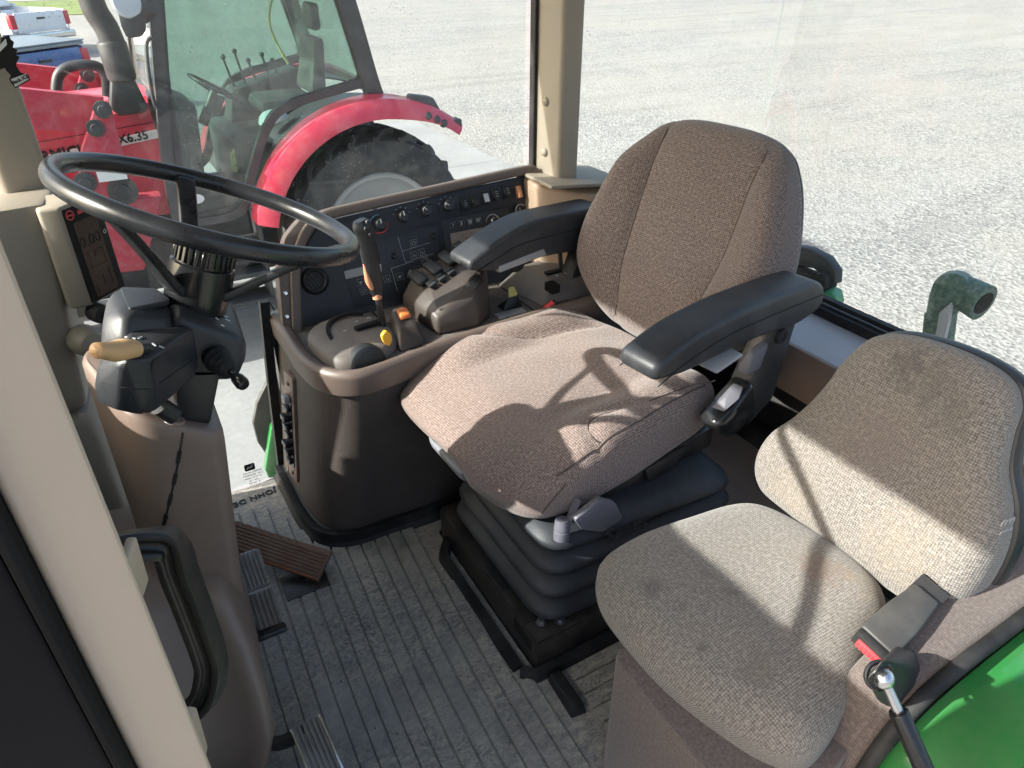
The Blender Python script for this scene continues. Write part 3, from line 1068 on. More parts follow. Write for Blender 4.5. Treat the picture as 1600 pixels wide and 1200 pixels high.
sweep(s, cr([at(u, v, 'y', yc0 + 0.08) for u, v in ((238, 58), (229, 68), (232, 110), (241, 160), (250, 170))], 8), 0.013)
P_(RED, 'grab_rail', s, M['greyblack'])
# loader: near and far tower with arm
for k, ly in enumerate((-5.62, -7.25)):
    s = BM()
    tp = [at(u, v, 'y', -5.575) for u, v in ((150, 162), (172, 160), (192, 237), (212, 300), (120, 320), (127, 237))]
    prism(s, fillet([(p.x, p.z) for p in tp], 0.03, 3), -0.045, 0.045, frame((0.0, ly, 0), (1, 0, 0), z=(0, -1, 0)), 0.008)
    tw = P_(RED, 'loader_tower', s, M['darkred'])
    pins = [at(u, v, 'y', -5.575) for u, v in ((160, 171), (149, 200), (192, 298), (133, 285))]
    for (x, z, r) in [(p.x, p.z, r_) for p, r_ in zip(pins, (0.055, 0.055, 0.095, 0.07))]:
        s = BM()
        lathe(s, [(0, 0.03), (r * 0.5, 0.03), (r * 0.55, 0.018), (r, 0.014), (r, 0)], frame((x, ly + 0.045, z), (1, 0, 0), z=(0, 1, 0)), 20)
        P_(tw, 'pivot_pin', s, M['greyblack'])
    s = BM()
    (qa, qb) = (((164, 183), (45, 172)), ((160, 139), (45, 127)))[k]
    e0, e1 = at(*qa, 'y', ly - 0.05), at(*qb, 'y', ly - 0.05)
    e0.y = e1.y = ly - 0.09
    sweep(s, [e0, e1, e1 + (e1 - e0) * 1.5, e1 + (e1 - e0) * 2.6 + V((0, 0, -0.6))], [(-0.04, -0.115), (0.04, -0.115), (0.04, 0.125), (-0.04, 0.125)], up=(0, 0, 1))
    P_(RED, 'loader_arm', s, M['darkred'])
    s = BM()
    sweep(s, [e0 + V((0.0, 0, -0.52)), e1 + V((0, 0, -0.55)), e1 + (e1 - e0) + V((0, 0, -0.55))], [(-0.035, -0.05), (0.035, -0.05), (0.035, 0.05), (-0.035, 0.05)], up=(0, 0, 1))
    P_(RED, 'lower_link', s, M['darkred'])
    s = BM()
    hq = ((88, 150), (92, 118), (112, 104), (148, 103), (165, 118), (168, 150)) if k == 0 else ((60, 140), (70, 118), (100, 112), (120, 135))
    sweep(s, cr([at(u, v, 'y', ly - 0.4) for u, v in hq], 8), 0.035)
    P_(RED, 'hydraulic_hose', s, M['greyblack'])
s = BM()
w0, w1 = at(200, 280, 'y', -5.5), at(150, 269, 'y', -5.5)
box(s, w0.x, w1.x, -5.517, -5.511, w0.z, w1.z)
P_(RED, 'warning_sticker', s, M['white'])
s = BM()
hull(s, [(0.5, -5.62, -0.25), (-0.35, -5.62, -0.28), (0.5, -5.62, -0.75), (-0.1, -5.62, -0.8), (0.5, -5.8, -0.25), (-0.35, -5.8, -0.28), (0.5, -5.8, -0.75), (-0.1, -5.8, -0.8)], 0.02)
P_(RED, 'loader_bracket', s, M['darkred'])
s = BM()
box(s, -1.2, 1.6, -6.8, -6.05, -1.15, -0.45, 0.05)
P_(RED, 'chassis', s, M['greyblack'])
s = BM()
for z in (-0.72, -0.95, -1.18):
    box(s, -0.95, -0.45, -5.75, -5.5, z - 0.02, z + 0.02, 0.006)
box(s, -0.97, -0.94, -5.75, -5.52, -1.2, -0.5, 0.006)
box(s, -0.46, -0.43, -5.75, -5.52, -1.2, -0.5, 0.006)
P_(RED, 'cab_step', s, M['greyblack'])
for y in (-5.75, -7.1):
    s = BM()
    lathe(s, [(0, -0.17), (0.35, -0.17), (0.52, -0.14), (0.56, 0), (0.52, 0.14), (0.35, 0.17), (0, 0.1)], frame((0.95, y, G + 0.56), (1, 0, 0), z=(0, 1, 0)), 36)
    P_(RED, 'front_tyre', s, M['tyre'])

# ------------------------------------------------------------------ our own tractor: the cab shell
CAB = T('tractor_cab', 'open cab of the green tractor with beige posts, glass panes and black floor', 'tractor cab', (-0.6, -1.0, 0))


def cab(name, fn, m, label=None, parent=None, sharp=38):
    s = BM()
    fn(s)
    return P_(parent or CAB, name, s, m, label, sharp)


YR = -1.705                    # plane of the right-hand glass
# floor pan and lower walls
s = BM()
box(s, -1.62, 0.55, -1.675, -0.22, -0.08, -0.006)
P_(CAB, 'floor_pan', s, M['steel'])
s = BM()
box(s, -1.62, -0.27, -1.74, -1.695, 0.0, 0.47)
box(s, -1.62, -1.0, -1.74, -1.695, 0.47, 0.66)
P_(CAB, 'right_wall', s, M['darkgrey'])
s = BM()
box(s, -1.645, -1.6, -1.74, -0.25, -0.05, 0.40)
P_(CAB, 'rear_wall', s, M['darkgrey'])
s = BM()
box(s, -1.60, -1.37, -1.69, -0.35, 0.395, 0.42, 0.004)
lg = P_(CAB, 'rear_ledge', s, M['ledge'])
s = BM()
box(s, -1.385, -1.368, -1.69, -0.36, 0.30, 0.43, 0.004)
box(s, -1.36, -1.05, -1.66, -0.8, 0.0, 0.11, 0.02)
P_(CAB, 'ledge_trim', s, M['taupe'])
s = BM()
box(s, -1.59, -1.575, -1.69, -0.36, 0.42, 0.445)
box(s, -1.625, -1.605, -1.69, -0.36, 0.41, 0.46)
P_(CAB, 'rear_window_frame', s, M['rubber'])
s = BM()
box(s, -1.604, -1.592, -1.69, -0.36, 0.44, 0.452)
P_(CAB, 'rear_window_trim', s, M['chrome'])
s = BM()
prism(s, [(-1.62, -0.38), (-1.626, -0.38), (-1.70, -1.3), (-1.935, -1.70), (-1.93, -1.703), (-1.694, -1.3)], 0.44, 1.54, Matrix.Identity(4))
P_(CAB, 'rear_pane', s, M['pane'])
s = BM()
box(s, -1.02, 0.085, YR, YR + 0.006, -0.01, 1.54)
sp = P_(CAB, 'side_pane', s, M['pane'])
s = BM()
box(s, -1.935, -1.135, YR, YR + 0.006, 0.66, 1.54)
P_(CAB, 'quarter_pane', s, M['pane'])
s = BM()
prism(s, [(-1.66, 0.3), (-0.32, 0.3), (-0.32, 1.54), (-1.66, 1.54)], 0, 0.006, frame((0.30, 0, 0), (0, 1, 0), z=(1, 0, 0)))
P_(CAB, 'windshield', s, M['paneclear'])
# etched maker's mark and small print at the foot of the side pane
s = BM()
lc = at(390, 730, 'y', YR + 0.008)
fx = frame(lc, (-1, 0, 0), z=(0, 1, 0))
q = fillet([(-0.014, -0.011), (0.014, -0.011), (0.014, 0.011), (-0.014, 0.011)], 0.005, 4)
prism(s, q, 0, 0.0006, fx)
mk = P_(sp, 'etched_badge', s, M['blackprint'])
s = BM()
dp = [(-0.010, -0.003), (-0.006, 0.002), (-0.002, 0.0025), (0.002, 0.0015), (0.004, 0.004), (0.003, 0.007), (0.006, 0.006), (0.009, 0.0075), (0.008, 0.004), (0.0085, 0.002), (0.005, 0.0), (0.009, -0.004), (0.004, -0.0025), (0.001, -0.003), (-0.004, -0.003), (-0.008, -0.006)]
prism(s, dp, 0.0007, 0.0012, fx)
P_(mk.parent, 'etched_emblem', s, M['white'])
s = BM()
for k, tx in enumerate(('JOHN DEERE', 'TEMPERED  AS-2', 'M284  DOT 21', 'E11 43R', '001543  R', 'MADE IN')):
    text(s, tx, 0.0085 if k == 0 else 0.0075, fx @ Matrix.Translation((0.004, -0.018 - 0.0095 * k, 0)), 0.0002)
P_(mk.parent, 'etched_print', s, M['blackprint'])

# posts
s = BM()
prism(s, fillet([(0.0305, -0.25), (0.0585, -0.25), (0.09, -0.36), (0.05, -0.36)], 0.003, 3), 0.0, 1.54, Matrix.Identity(4))
ap = P_(CAB, 'door_post', s, M['beige'], 'near beige door post on the left of the view')
s = BM()
box(s, 0.0592, 0.066, -0.262, -0.244, 0.0, 1.54, 0.003)
P_(ap, 'rubber_seal', s, mat('black door seal', (0.006, 0.006, 0.0065), 0.7, dust_amt=0.03, spec=0.12))
s = BM()
box(s, 0.0665, 0.36, -0.268, -0.250, 0.0, 1.54, 0.004)
P_(ap, 'front_quarter_panel', s, mat('dark glass edge band', (0.005, 0.005, 0.007), 0.5, dust_amt=0.0, gb=0, spec=0.15))
for (uv, nm) in ((((196, 838), (214, 836), (234, 905), (220, 900)), 0), (((290, 1100), (308, 1102), (326, 1165), (312, 1160)), 1)):
    s = BM()
    bp = [at(u, v, 'y', -0.30) for u, v in uv]
    hull(s, bp + [p + V((0.012, 0.035, 0)) for p in bp], 0.003, 3)
    P_(ap, 'handle_boss', s, M['beige'])

s = BM()
prism(s, fillet([(0.084, -1.64), (0.16, -1.62), (0.2, -1.66), (0.2, -1.74), (0.095, -1.74)], 0.012, 4), 0.6, 1.54, Matrix.Identity(4))
P_(CAB, 'front_post', s, M['beige2'], 'beige front post beyond the steering wheel')
s = BM()
hull(s, [(0.075, -1.70, 0.87), (0.10, -1.49, 0.885), (0.4, -1.70, 0.87), (0.4, -1.45, 0.885), (0.13, -1.7, 0.46), (0.15, -1.49, 0.46), (0.4, -1.70, 0.46), (0.4, -1.49, 0.46)], 0.012)
hull(s, [(0.125, -1.7, 0.455), (0.15, -1.47, 0.455), (0.4, -1.70, 0.455), (0.4, -1.46, 0.455), (0.11, -1.7, 0.0), (0.16, -1.5, 0.0), (0.4, -1.70, 0.0), (0.4, -1.48, 0.0)], 0.02)
P_(CAB, 'corner_panel', s, M['beige2'])
s = BM()
fr = frame(at(156, 490, 'y', -1.47), (1, 0, 0), z=(-0.4, 1, 0.1))
lathe(s, [(0, 0.012), (0.008, 0.012), (0.009, 0.02), (0.017, 0.02), (0.019, 0.0), (0.019, -0.02)], fr, 18)
P_(CAB, 'power_socket', s, M['rubber'])
s = BM()
fr = frame(at(140, 535, 'y', -1.47), (1, 0, 0), z=(-0.4, 1, 0.1))
lathe(s, [(0, 0.018), (0.02, 0.016), (0.026, 0.01), (0.03, -0.01), (0.031, -0.03)], fr, 20)
P_(CAB, 'blanking_cap', s, M['beige2'])

# right rear post with its two bolt caps, the moulded foot below it
s = BM()
prism(s, fillet([(-1.052, -1.70), (-1.066, -1.60), (-1.128, -1.595), (-1.145, -1.74), (-1.06, -1.74)], [0.004, 0.012, 0.012, 0.004, 0.004], 4), 0.69, 1.54, Matrix.Identity(4))
rp = P_(CAB, 'rear_post', s, M['beige2'], 'beige post behind the console with two bolt caps')
for (u, v) in ((841, 160), (847, 238)):
    p = at(u, v, 'y', -1.655)
    s = BM()
    lathe(s, [(0, 0.009), (0.006, 0.009), (0.010, 0.006), (0.0125, 0.0), (0.0125, -0.02)], frame((-1.0585, -1.655, p.z), (0, 1, 0), z=(1, 0.13, 0)), 18)
    P_(rp, 'bolt_cap', s, M['beige2'])
s = BM()
box(s, -1.052, -1.043, -1.715, -1.69, 0.55, 1.54, 0.002)
P_(rp, 'rubber_seal', s, M['rubber'])
s = BM()
hull(s, [(-1.0, -1.72, 0.735), (-1.01, -1.60, 0.72), (-1.245, -1.72, 0.71), (-1.235, -1.545, 0.695), (-1.13, -1.525, 0.70), (-1.0, -1.72, 0.47), (-0.985, -1.55, 0.47), (-1.25, -1.72, 0.47), (-1.25, -1.47, 0.47), (-1.08, -1.46, 0.47)], 0.008, 3)
ft = P_(CAB, 'post_foot', s, mat('tan moulding', (0.38, 0.27, 0.19), 0.5, dust_amt=0.1, grain=600, gb=0.2), 'tan moulding under the rear post')
s = BM()
box(s, -1.26, -1.0, -1.73, -1.53, 0.722, 0.732, 0.003)
bmesh.ops.rotate(s, verts=s.verts, cent=(-1.1, -1.6, 0.72), matrix=Matrix.Rotation(R(-6), 3, 'Y'))
P_(ft, 'foot_cap', s, M['beige2'])
s = BM()          # rear edge seal of the low pane, along the console end
sweep(s, [at(412, 470, 'y', -1.685), at(425, 600, 'y', -1.685), at(442, 742, 'y', -1.685)], [(-0.011, -0.012), (0.011, -0.012), (0.011, 0.012), (-0.011, 0.012)], up=(0, 1, 0))
sweep(s, [at(330, 797, 'y', -1.685), at(442, 746, 'y', -1.685)], [(-0.006, -0.01), (0.006, -0.01), (0.006, 0.006), (-0.006, 0.006)], up=(0, 1, 0))
P_(CAB, 'pane_seal', s, M['rubber'])
# roof over everything, with a visor forward of the windshield
s = BM()
hull(s, [(x, y, z) for x, z in ((0.70, 1.56), (-1.78, 1.56), (0.56, 1.74), (-1.7, 1.74)) for y in (-1.86, -0.14)], 0.04)
rf = P_(CAB, 'roof', s, M['roof'])
s = BM()
box(s, -1.62, 0.3, -1.72, -0.24, 1.535, 1.558, 0.01)
P_(rf, 'headliner', s, M['headliner'])
s = BM()
for (x, y) in ((-1.60, -0.32),):
    hull(s, [(x - 0.05, y - 0.2, 0.6), (x + 0.12, y - 0.2, 0.6), (x - 0.05, y + 0.05, 0.6), (x + 0.12, y + 0.05, 0.6), (x - 0.05, y - 0.26, 0.3), (x + 0.16, y - 0.26, 0.3), (x - 0.05, y + 0.05, 0.3), (x + 0.16, y + 0.05, 0.3)], 0.02)
    sweep(s, [(x, y, 0.55), (x, y, 1.54)], [(-0.05, -0.04), (0.05, -0.04), (0.05, 0.04), (-0.05, 0.04)])
P_(CAB, 'rear_corner_post', s, M['beige2'], 'grey-beige rear corner moulding by the passenger backrest')

s = BM()
box(s, 0.34, 0.40, -1.70, -0.28, -0.05, 0.62, 0.01)
P_(CAB, 'front_wall', s, M['darkgrey'])
s = BM()
loft(s, [[V((x, -1.0 + q[0] * w, q[1] * h)) for q in ((-1, 0.0), (-1, 0.8), (-0.85, 0.95), (-0.4, 1.0), (0.4, 1.0), (0.85, 0.95), (1, 0.8), (1, 0))] for x, w, h in ((0.46, 0.47, 0.93), (1.2, 0.46, 0.92), (2.2, 0.40, 0.83), (2.7, 0.38, 0.7))])
P_(CAB, 'engine_hood', s, M['green'])
s = BM()
hull(s, [(x, y, z) for x in (0.48, 0.66) for y in (-0.98, -0.36) for z in (0.88, 1.165)], 0.02)  # unseen block added above the hood to cast shade on the passenger seat
P_(CAB, 'shade_block', s, M['black'])
s = BM()
sweep(s, [(0.325, -1.02, 1.44), (0.325, -0.50, 1.0)], [(-0.014, -0.006), (0.014, -0.006), (0.014, 0.006), (-0.014, 0.006)])
P_(CAB, 'wiper_arm', s, M['black'])
# door sill: padded cloth moulding that climbs over the fender, rubber seal, green fender outside
s = BM()
pth = cr([(-0.66, -0.275, -0.02), (-0.68, -0.275, 0.18), (-0.705, -0.275, 0.32), (-0.755, -0.275, 0.395), (-0.83, -0.275, 0.425), (-0.97, -0.275, 0.435), (-1.15, -0.275, 0.447), (-1.55, -0.275, 0.47)], 8)
sec = [(p.x, p.y) for p in fillet([(-0.045, -0.05), (0.035, -0.05), (0.035, 0.012), (-0.045, 0.022)], [0.005, 0.005, 0.02, 0.03], 6)]
sweep(s, pth, sec, up=(0.25, 0, 1))
boxuv(s)
P_(CAB, 'sill_trim', s, MAUVE, 'mauve-grey padded sill along the door opening', 60)
s = BM()
sweep(s, [p + V((0.004, 0.043, 0.004)) for p in pth], 0.011)
P_(CAB, 'door_seal', s, M['rubber'])
FEN = T('green_fender', 'glossy green rear fender just outside the door opening', 'fender', (-1.0, 0, 0.3))
s = BM()
rings = []
pf = cr([(-0.62, 0, -0.3), (-0.655, 0, 0.05), (-0.70, 0, 0.28), (-0.77, 0, 0.37), (-0.88, 0, 0.405), (-1.1, 0, 0.42), (-1.5, 0, 0.42), (-2.0, 0, 0.3)], 8)
for i, p in enumerate(pf):
    tq = (pf[min(i + 1, len(pf) - 1)] - pf[max(i - 1, 0)]).normalized()
    nn = V((0, 1, 0)).cross(tq)
    if nn.z < 0 and i > 10:
        nn = -nn
    if i <= 10 and nn.x < 0:
        nn = -nn
    r_ = []
    for (yy, d) in ((-0.226, -0.004), (-0.2, 0.0), (-0.12, 0.012), (-0.05, 0.016), (-0.03, 0.03), (0.0, 0.034), (0.15, 0.03), (0.33, 0.02), (0.36, 0.0), (0.37, -0.05), (0.355, -0.05), (0.345, -0.01), (-0.226, -0.016)):
        r_.append(p + V((0, yy, 0)) + nn * d)
    rings.append(r_)
loft(s, rings)
P_(FEN, 'fender_shell', s, M['green'], sharp=50)
s = BM()
for k in range(3):
    pp = pf[14 + k * 4] + V((0, 0.1 + 0.02 * k, 0.036))
    cyl(s, pp, pp + V((0, 0, 0.008)), 0.012, seg=6)
P_(FEN, 'fender_bolts', s, M['chrome'])

# ------------------------------------------------------------------ ribbed floor mat
MAT = T('floor_mat', 'black ribbed rubber floor mat with dried boot dirt and moulded lettering', 'floor mat', (-0.3, -0.9, 0))
s = BM()
prism(s, [(0.5, -1.672), (0.5, -0.24), (-0.62, -0.24), (-0.62, -0.3), (-1.0, -0.3), (-1.0, -0.79), (-0.505, -0.79), (-0.505, -1.25), (-0.62, -1.33), (-0.27, -1.35), (-0.235, -1.672)], -0.006, 0.001, Matrix.Identity(4))
P_(MAT, 'mat_base', s, M['mat'])


def rib(pts, w):
    """one moulded rib: a flat-topped bead along a path"""
    s = BM()
    sweep(s, pts, [(-w, -0.001), (w, -0.001), (w - 0.0003, 0.0042), (w - 0.0014, 0.0052), (-w + 0.0014, 0.0052), (-w + 0.0003, 0.0042)], up=(0, 0, 1))
    return P_(MAT, 'rib', s, M['mat'])


pitch = 0.0345
for k in range(18):
    x = 0.085 - pitch * k
    far = -1.575
    if x < -0.235:
        far = -1.335 + 0.02 * sm(-0.24, -0.3, x)
    elif x < -0.08:
        far = -1.575 + 0.19 * sm(-0.09, -0.235, x)
    near = -0.30
    bow = lambda y: 0.03 * math.sin((y + 1.2) * 2.2) * (0.3 + 0.7 * min(1.0, max(0.0, -x / 0.3))) if x < 0.0 else 0
    if x < -0.475:
        far = -0.795
    n = 22
    pts = [V((x + bow(far + (near - far) * i / n), far + (near - far) * i / n, 0.001)) for i in range(n + 1)]
    pts = [p for p in pts if not (p.x < -0.462 and p.y < -0.79)]
    if len(pts) > 2:
        rib(pts, pitch / 2 - 0.0019)
for k in range(11):
    y = -0.735 + 0.034 * k
    rib([V((-0.56, y, 0.001)), V((-0.99, y + 0.004, 0.001))], 0.0152)
s = BM()
sweep(s, cr([(-0.615, -1.275, 0.004), (-0.55, -1.24, 0.008), (-0.485, -1.17, 0.008), (-0.478, -1.1, 0.006), (-0.478, -0.8, 0.006)], 6), [(-0.014, -0.006), (0.014, -0.006), (0.01, 0.009), (-0.01, 0.009)], up=(0, 0, 1))
sweep(s, [(-0.478, -0.79, 0.008), (-0.5, -0.765, 0.010), (-0.6, -0.765, 0.010), (-0.98, -0.765, 0.010)], [(-0.012, -0.01), (0.012, -0.01), (0.009, 0.012), (-0.009, 0.012)], up=(0, 0, 1))
P_(MAT, 'mat_lip', s, M['rubber'])
s = BM()
hull(s, [(-0.515, -0.75, 0.0), (-0.55, -0.75, 0), (-0.51, -0.655, 0), (-0.545, -0.65, 0), (-0.52, -0.75, 0.02), (-0.545, -0.75, 0.02), (-0.517, -0.66, 0.028), (-0.54, -0.657, 0.028)], 0.004)
P_(MAT, 'raised_bar', s, M['rubber'])
s = BM()
rnd = random.Random(4)
for k in range(90):
    x, y = rnd.uniform(-0.46, 0.05), rnd.uniform(-1.3, -0.35)
    r_ = rnd.uniform(0.001, 0.0032)
    hull(s, [(x + rnd.uniform(-1, 1) * r_, y + rnd.uniform(-1, 1) * r_, 0.0062 + rnd.uniform(0, 1) * r_) for q in range(7)])
P_(MAT, 'dirt_crumbs', s, M['tray'], kind='stuff')
s = BM()
text(s, 'JOHN DEERE', 0.027, frame((-0.108, -1.617, 0.0016), (1, 0.06, 0), (-0.06, 1, 0)), 0.0014, 0.0005, 1.05)
P_(MAT, 'moulded_lettering', s, M['rubber'])

# ------------------------------------------------------------------ right-hand console
CON = T('control_console', 'dark right-hand control console with switch panel, levers and tan bezel', 'control console', (-0.6, -1.5, 0))


def con(name, fn, m, parent=None, label=None, sharp=38, kind=None):
    s = BM()
    fn(s)
    return P_(parent or CON, name, s, m, label, sharp, kind)


top = cr([(-0.285, -1.675, 0), (-0.288, -1.58, 0), (-0.288, -1.46, 0), (-0.305, -1.37, 0), (-0.355, -1.315, 0), (-0.43, -1.312, 0), (-0.6, -1.342, 0), (-0.85, -1.362, 0), (-1.0, -1.366, 0), (-1.3, -1.37, 0)], 6)
foot = cr([(-0.225, -1.675, 0), (-0.227, -1.58, 0), (-0.23, -1.46, 0), (-0.25, -1.37, 0), (-0.31, -1.33, 0), (-0.40, -1.325, 0), (-0.55, -1.32, 0), (-0.8, -1.36, 0), (-1.0, -1.36, 0), (-1.3, -1.36, 0)], 6)
s = BM()
rings = []
for k in range(9):
    f = k / 8
    r_ = [V((a.x + (b.x - a.x) * f, a.y + (b.y - a.y) * f, 0.462 * f)) for a, b in zip(foot, top)]
    rings.append(r_ + [V((-1.3, -1.675, 0.462 * f))])
loft(s, rings)
P_(CON, 'body', s, M['console'], sharp=60)
s = BM()
sweep(s, [p + V((0, 0, 0.46)) for p in top], [(p.x, p.y) for p in fillet([(-0.012, -0.034), (0.014, -0.03), (0.016, 0.022), (0.004, 0.034), (-0.016, 0.026)], 0.007, 4)], up=(0, 0, 1))
P_(CON, 'rim', s, M['rimtaupe'], sharp=60)
s = BM()
sweep(s, [p + V((0, 0, 0.012)) for p in foot], [(-0.02, -0.012), (0.03, -0.012), (0.022, 0.0), (0.012, 0.022), (-0.012, 0.03), (-0.02, 0.03)], up=(0, 0, 1))
sweep(s, [p * -1 * -1 + V((0, 0, 0.012)) for p in foot], [(0.02, -0.012), (-0.03, -0.012), (-0.022, 0.0), (-0.012, 0.022), (0.012, 0.03), (0.02, 0.03)], up=(0, 0, 1))
P_(CON, 'foot_strip', s, M['rubber'], sharp=60)
s = BM()
prism(s, [(p.x, p.y) for p in top] + [(-1.3, -1.675)], 0.455, 0.474, Matrix.Identity(4))
P_(CON, 'tray', s, M['tray'])
s = BM()        # joints of the tray plates
box(s, -0.512, -0.508, -1.6, -1.37, 0.474, 0.4752)
box(s, -0.872, -0.868, -1.6, -1.385, 0.474, 0.4752)
P_(CON, 'tray_joint', s, M['blackprint'])
# fuse slot on the front end
fz = frame(at(455, 645, 'x', -0.256), (0, 1, 0.0), z=(1, 0.12, 0.12))
s = BM()
prism(s, fillet([(-0.028, -0.20), (0.028, -0.20), (0.028, 0.11), (-0.028, 0.11)], 0.008, 3), -0.01, 0.004, fz, 0.002)
fp = P_(CON, 'fuse_plate', s, M['taupe'])
s = BM()
prism(s, fillet([(-0.016, -0.16), (0.016, -0.16), (0.016, 0.05), (-0.016, 0.05)], 0.006, 3), 0.0042, 0.0062, fz)
for k in range(7):
    box(s, -0.02, 0.008, -0.15 + 0.026 * k, -0.136 + 0.026 * k, 0.006, 0.014 + 0.004 * (k % 3), 0.002, mtx=fz)
P_(fp, 'plug_row', s, M['shiny'])
s = BM()
box(s, -0.012, 0.014, 0.035, 0.055, 0.006, 0.02, 0.003, mtx=fz)
P_(fp, 'grey_plug', s, M['sticker'])
for yy in (0.085, -0.182):
    s = BM()
    lathe(s, [(0, 0.006), (0.004, 0.006), (0.0065, 0.004)], fz @ Matrix.Translation((0.0, yy, 0.001)), 12)
    P_(fp, 'screw', s, M['black'])

# switch panel standing along the window: local x rearward, y up the slope, z towards the seat
PX = frame((-0.31, -1.60, 0.48), (-1, 0, 0), V((0, -0.08, 0.26)))
dark = fillet([(0.012, -0.012), (0.735, -0.012), (0.722, 0.262), (0.66, 0.2615), (0.13, 0.232), (0.085, 0.2), (0.05, 0.135)], [0.004, 0.004, 0.022, 0.0, 0.04, 0.03, 0.03], 5)
s = BM()
prism(s, dark, -0.03, 0.0, PX)
PAN = P_(CON, 'switch_panel', s, M['navy'])
s = BM()
mid = cr([(0.004, -0.012, 0), (0.018, 0.06, 0), (0.036, 0.14, 0), (0.068, 0.203, 0), (0.12, 0.243, 0), (0.22, 0.2535, 0), (0.45, 0.2645, 0), (0.69, 0.277, 0), (0.722, 0.272, 0), (0.738, 0.25, 0), (0.742, 0.18, 0), (0.748, 0.05, 0), (0.75, -0.012, 0)], 8)
secb = [(p.x, p.y) for p in fillet([(-0.013, -0.034), (0.013, -0.034), (0.012, 0.018), (-0.012, 0.018)], [0.002, 0.002, 0.007, 0.007], 4)]
sweep(s, [PX @ p for p in mid], secb, up=PX.to_3x3() @ V((0, 0, 1)))
P_(CON, 'panel_bezel', s, M['rimtaupe'], sharp=50)
s = BM()       # wide outer cheek of the bezel at the front end
pl = fillet([(-0.03, -0.02), (0.006, -0.02), (0.03, 0.1), (0.06, 0.175), (0.12, 0.235), (0.12, 0.262), (0.075, 0.25), (0.03, 0.215), (-0.005, 0.14)], 0.012, 4)
prism(s, pl, -0.045, 0.004, PX, 0.004)
ck = P_(CON, 'bezel_cheek', s, M['rimtaupe'])
for q in ((-0.01, 0.03), (0.0, 0.085)):
    s = BM()
    lathe(s, [(0, 0.004), (0.004, 0.004), (0.006, 0.002), (0.006, 0)], PX @ Matrix.Translation((q[0], q[1], 0.004)), 12)
    P_(ck, 'screw', s, M['chrome'])


def pn(x, y, z=0.0):
    return PX @ Matrix.Translation((x, y, z))


# sub-panels that stand a little proud
for (x0, x1, y0, y1, z) in ((0.155, 0.428, 0.178, 0.228, 0.002), (0.43, 0.70, 0.19, 0.252, 0.0022), (0.155, 0.415, 0.012, 0.172, 0.0025), (0.43, 0.635, 0.02, 0.187, 0.0035)):
    s = BM()
    prism(s, fillet([(x0, y0), (x1, y0), (x1, y1 + (0.012 if x0 > 0.4 and y0 > 0.1 else 0)), (x0, y1)], 0.004, 2), 0, z, PX, 0.001)
    P_(CON, 'panel_plate', s, M['navy'])
# round air vent
s = BM()
lathe(s, [(0.020, 0.002), (0.021, 0.009), (0.026, 0.012), (0.032, 0.008), (0.035, 0.0)], pn(0.075, 0.10), 32)
ven = P_(CON, 'air_vent', s, M['black'])
s = BM()
for k in range(5):
    a = -0.016 + 0.008 * k
    w = math.sqrt(max(0, 0.02 ** 2 - a * a))
    box(s, a - 0.001, a + 0.001, -w, w, 0.001, 0.009, mtx=pn(0.075, 0.10) @ Matrix.Rotation(0.5, 4, 'Z'))
P_(ven, 'vent_vane', s, M['darkgrey'])
# rotary knobs
for i, (x, y, a) in enumerate(((0.262, 0.205, 4), (0.326, 0.214, 8), (0.390, 0.218, 45), (0.453, 0.221, 60))):
    s = BM()
    lathe(s, [(0.0, 0.022), (0.0115, 0.022), (0.0135, 0.019), (0.015, 0.004), (0.018, 0.003), (0.018, 0)], pn(x, y, 0.002), 28)
    for k in range(16):
        b_ = 2 * PI * k / 16
        box(s, -0.0008, 0.0008, 0.0135, 0.0155, 0.004, 0.018, mtx=pn(x, y, 0.002) @ Matrix.Rotation(b_, 4, 'Z'))
    kb = P_(CON, 'knob', s, M['black'])
    s = BM()
    box(s, -0.001, 0.001, 0.002, 0.0125, 0.0215, 0.0232, mtx=pn(x, y, 0.002) @ Matrix.Rotation(R(a), 4, 'Z'))
    P_(kb, 'pointer', s, M['white'])
    s = BM()
    if i == 0:
        sweep(s, [pn(x, y, 0.0026) @ V((0.0225 * math.cos(R(q)), 0.0225 * math.sin(R(q)), 0)) for q in range(80, 190, 8)], 0.0012)
    else:
        for q in range(20, 161, 35):
            box(s, -0.0012, 0.0012, 0.021, 0.024, 0.002, 0.0027, mtx=pn(x, y) @ Matrix.Rotation(R(q - 90), 4, 'Z'))
    P_(kb, 'dial_marks', s, M['print'] if i else mat('blue print', (0.2, 0.45, 0.55), 0.6, gb=0))
    if i == 0:
        s = BM()
        sweep(s, [pn(x, y, 0.0026) @ V((0.0225 * math.cos(R(q)), 0.0225 * math.sin(R(q)), 0)) for q in range(-125, 10, 8)], 0.0015)
        P_(kb, 'red_arc', s, M['redplastic'])
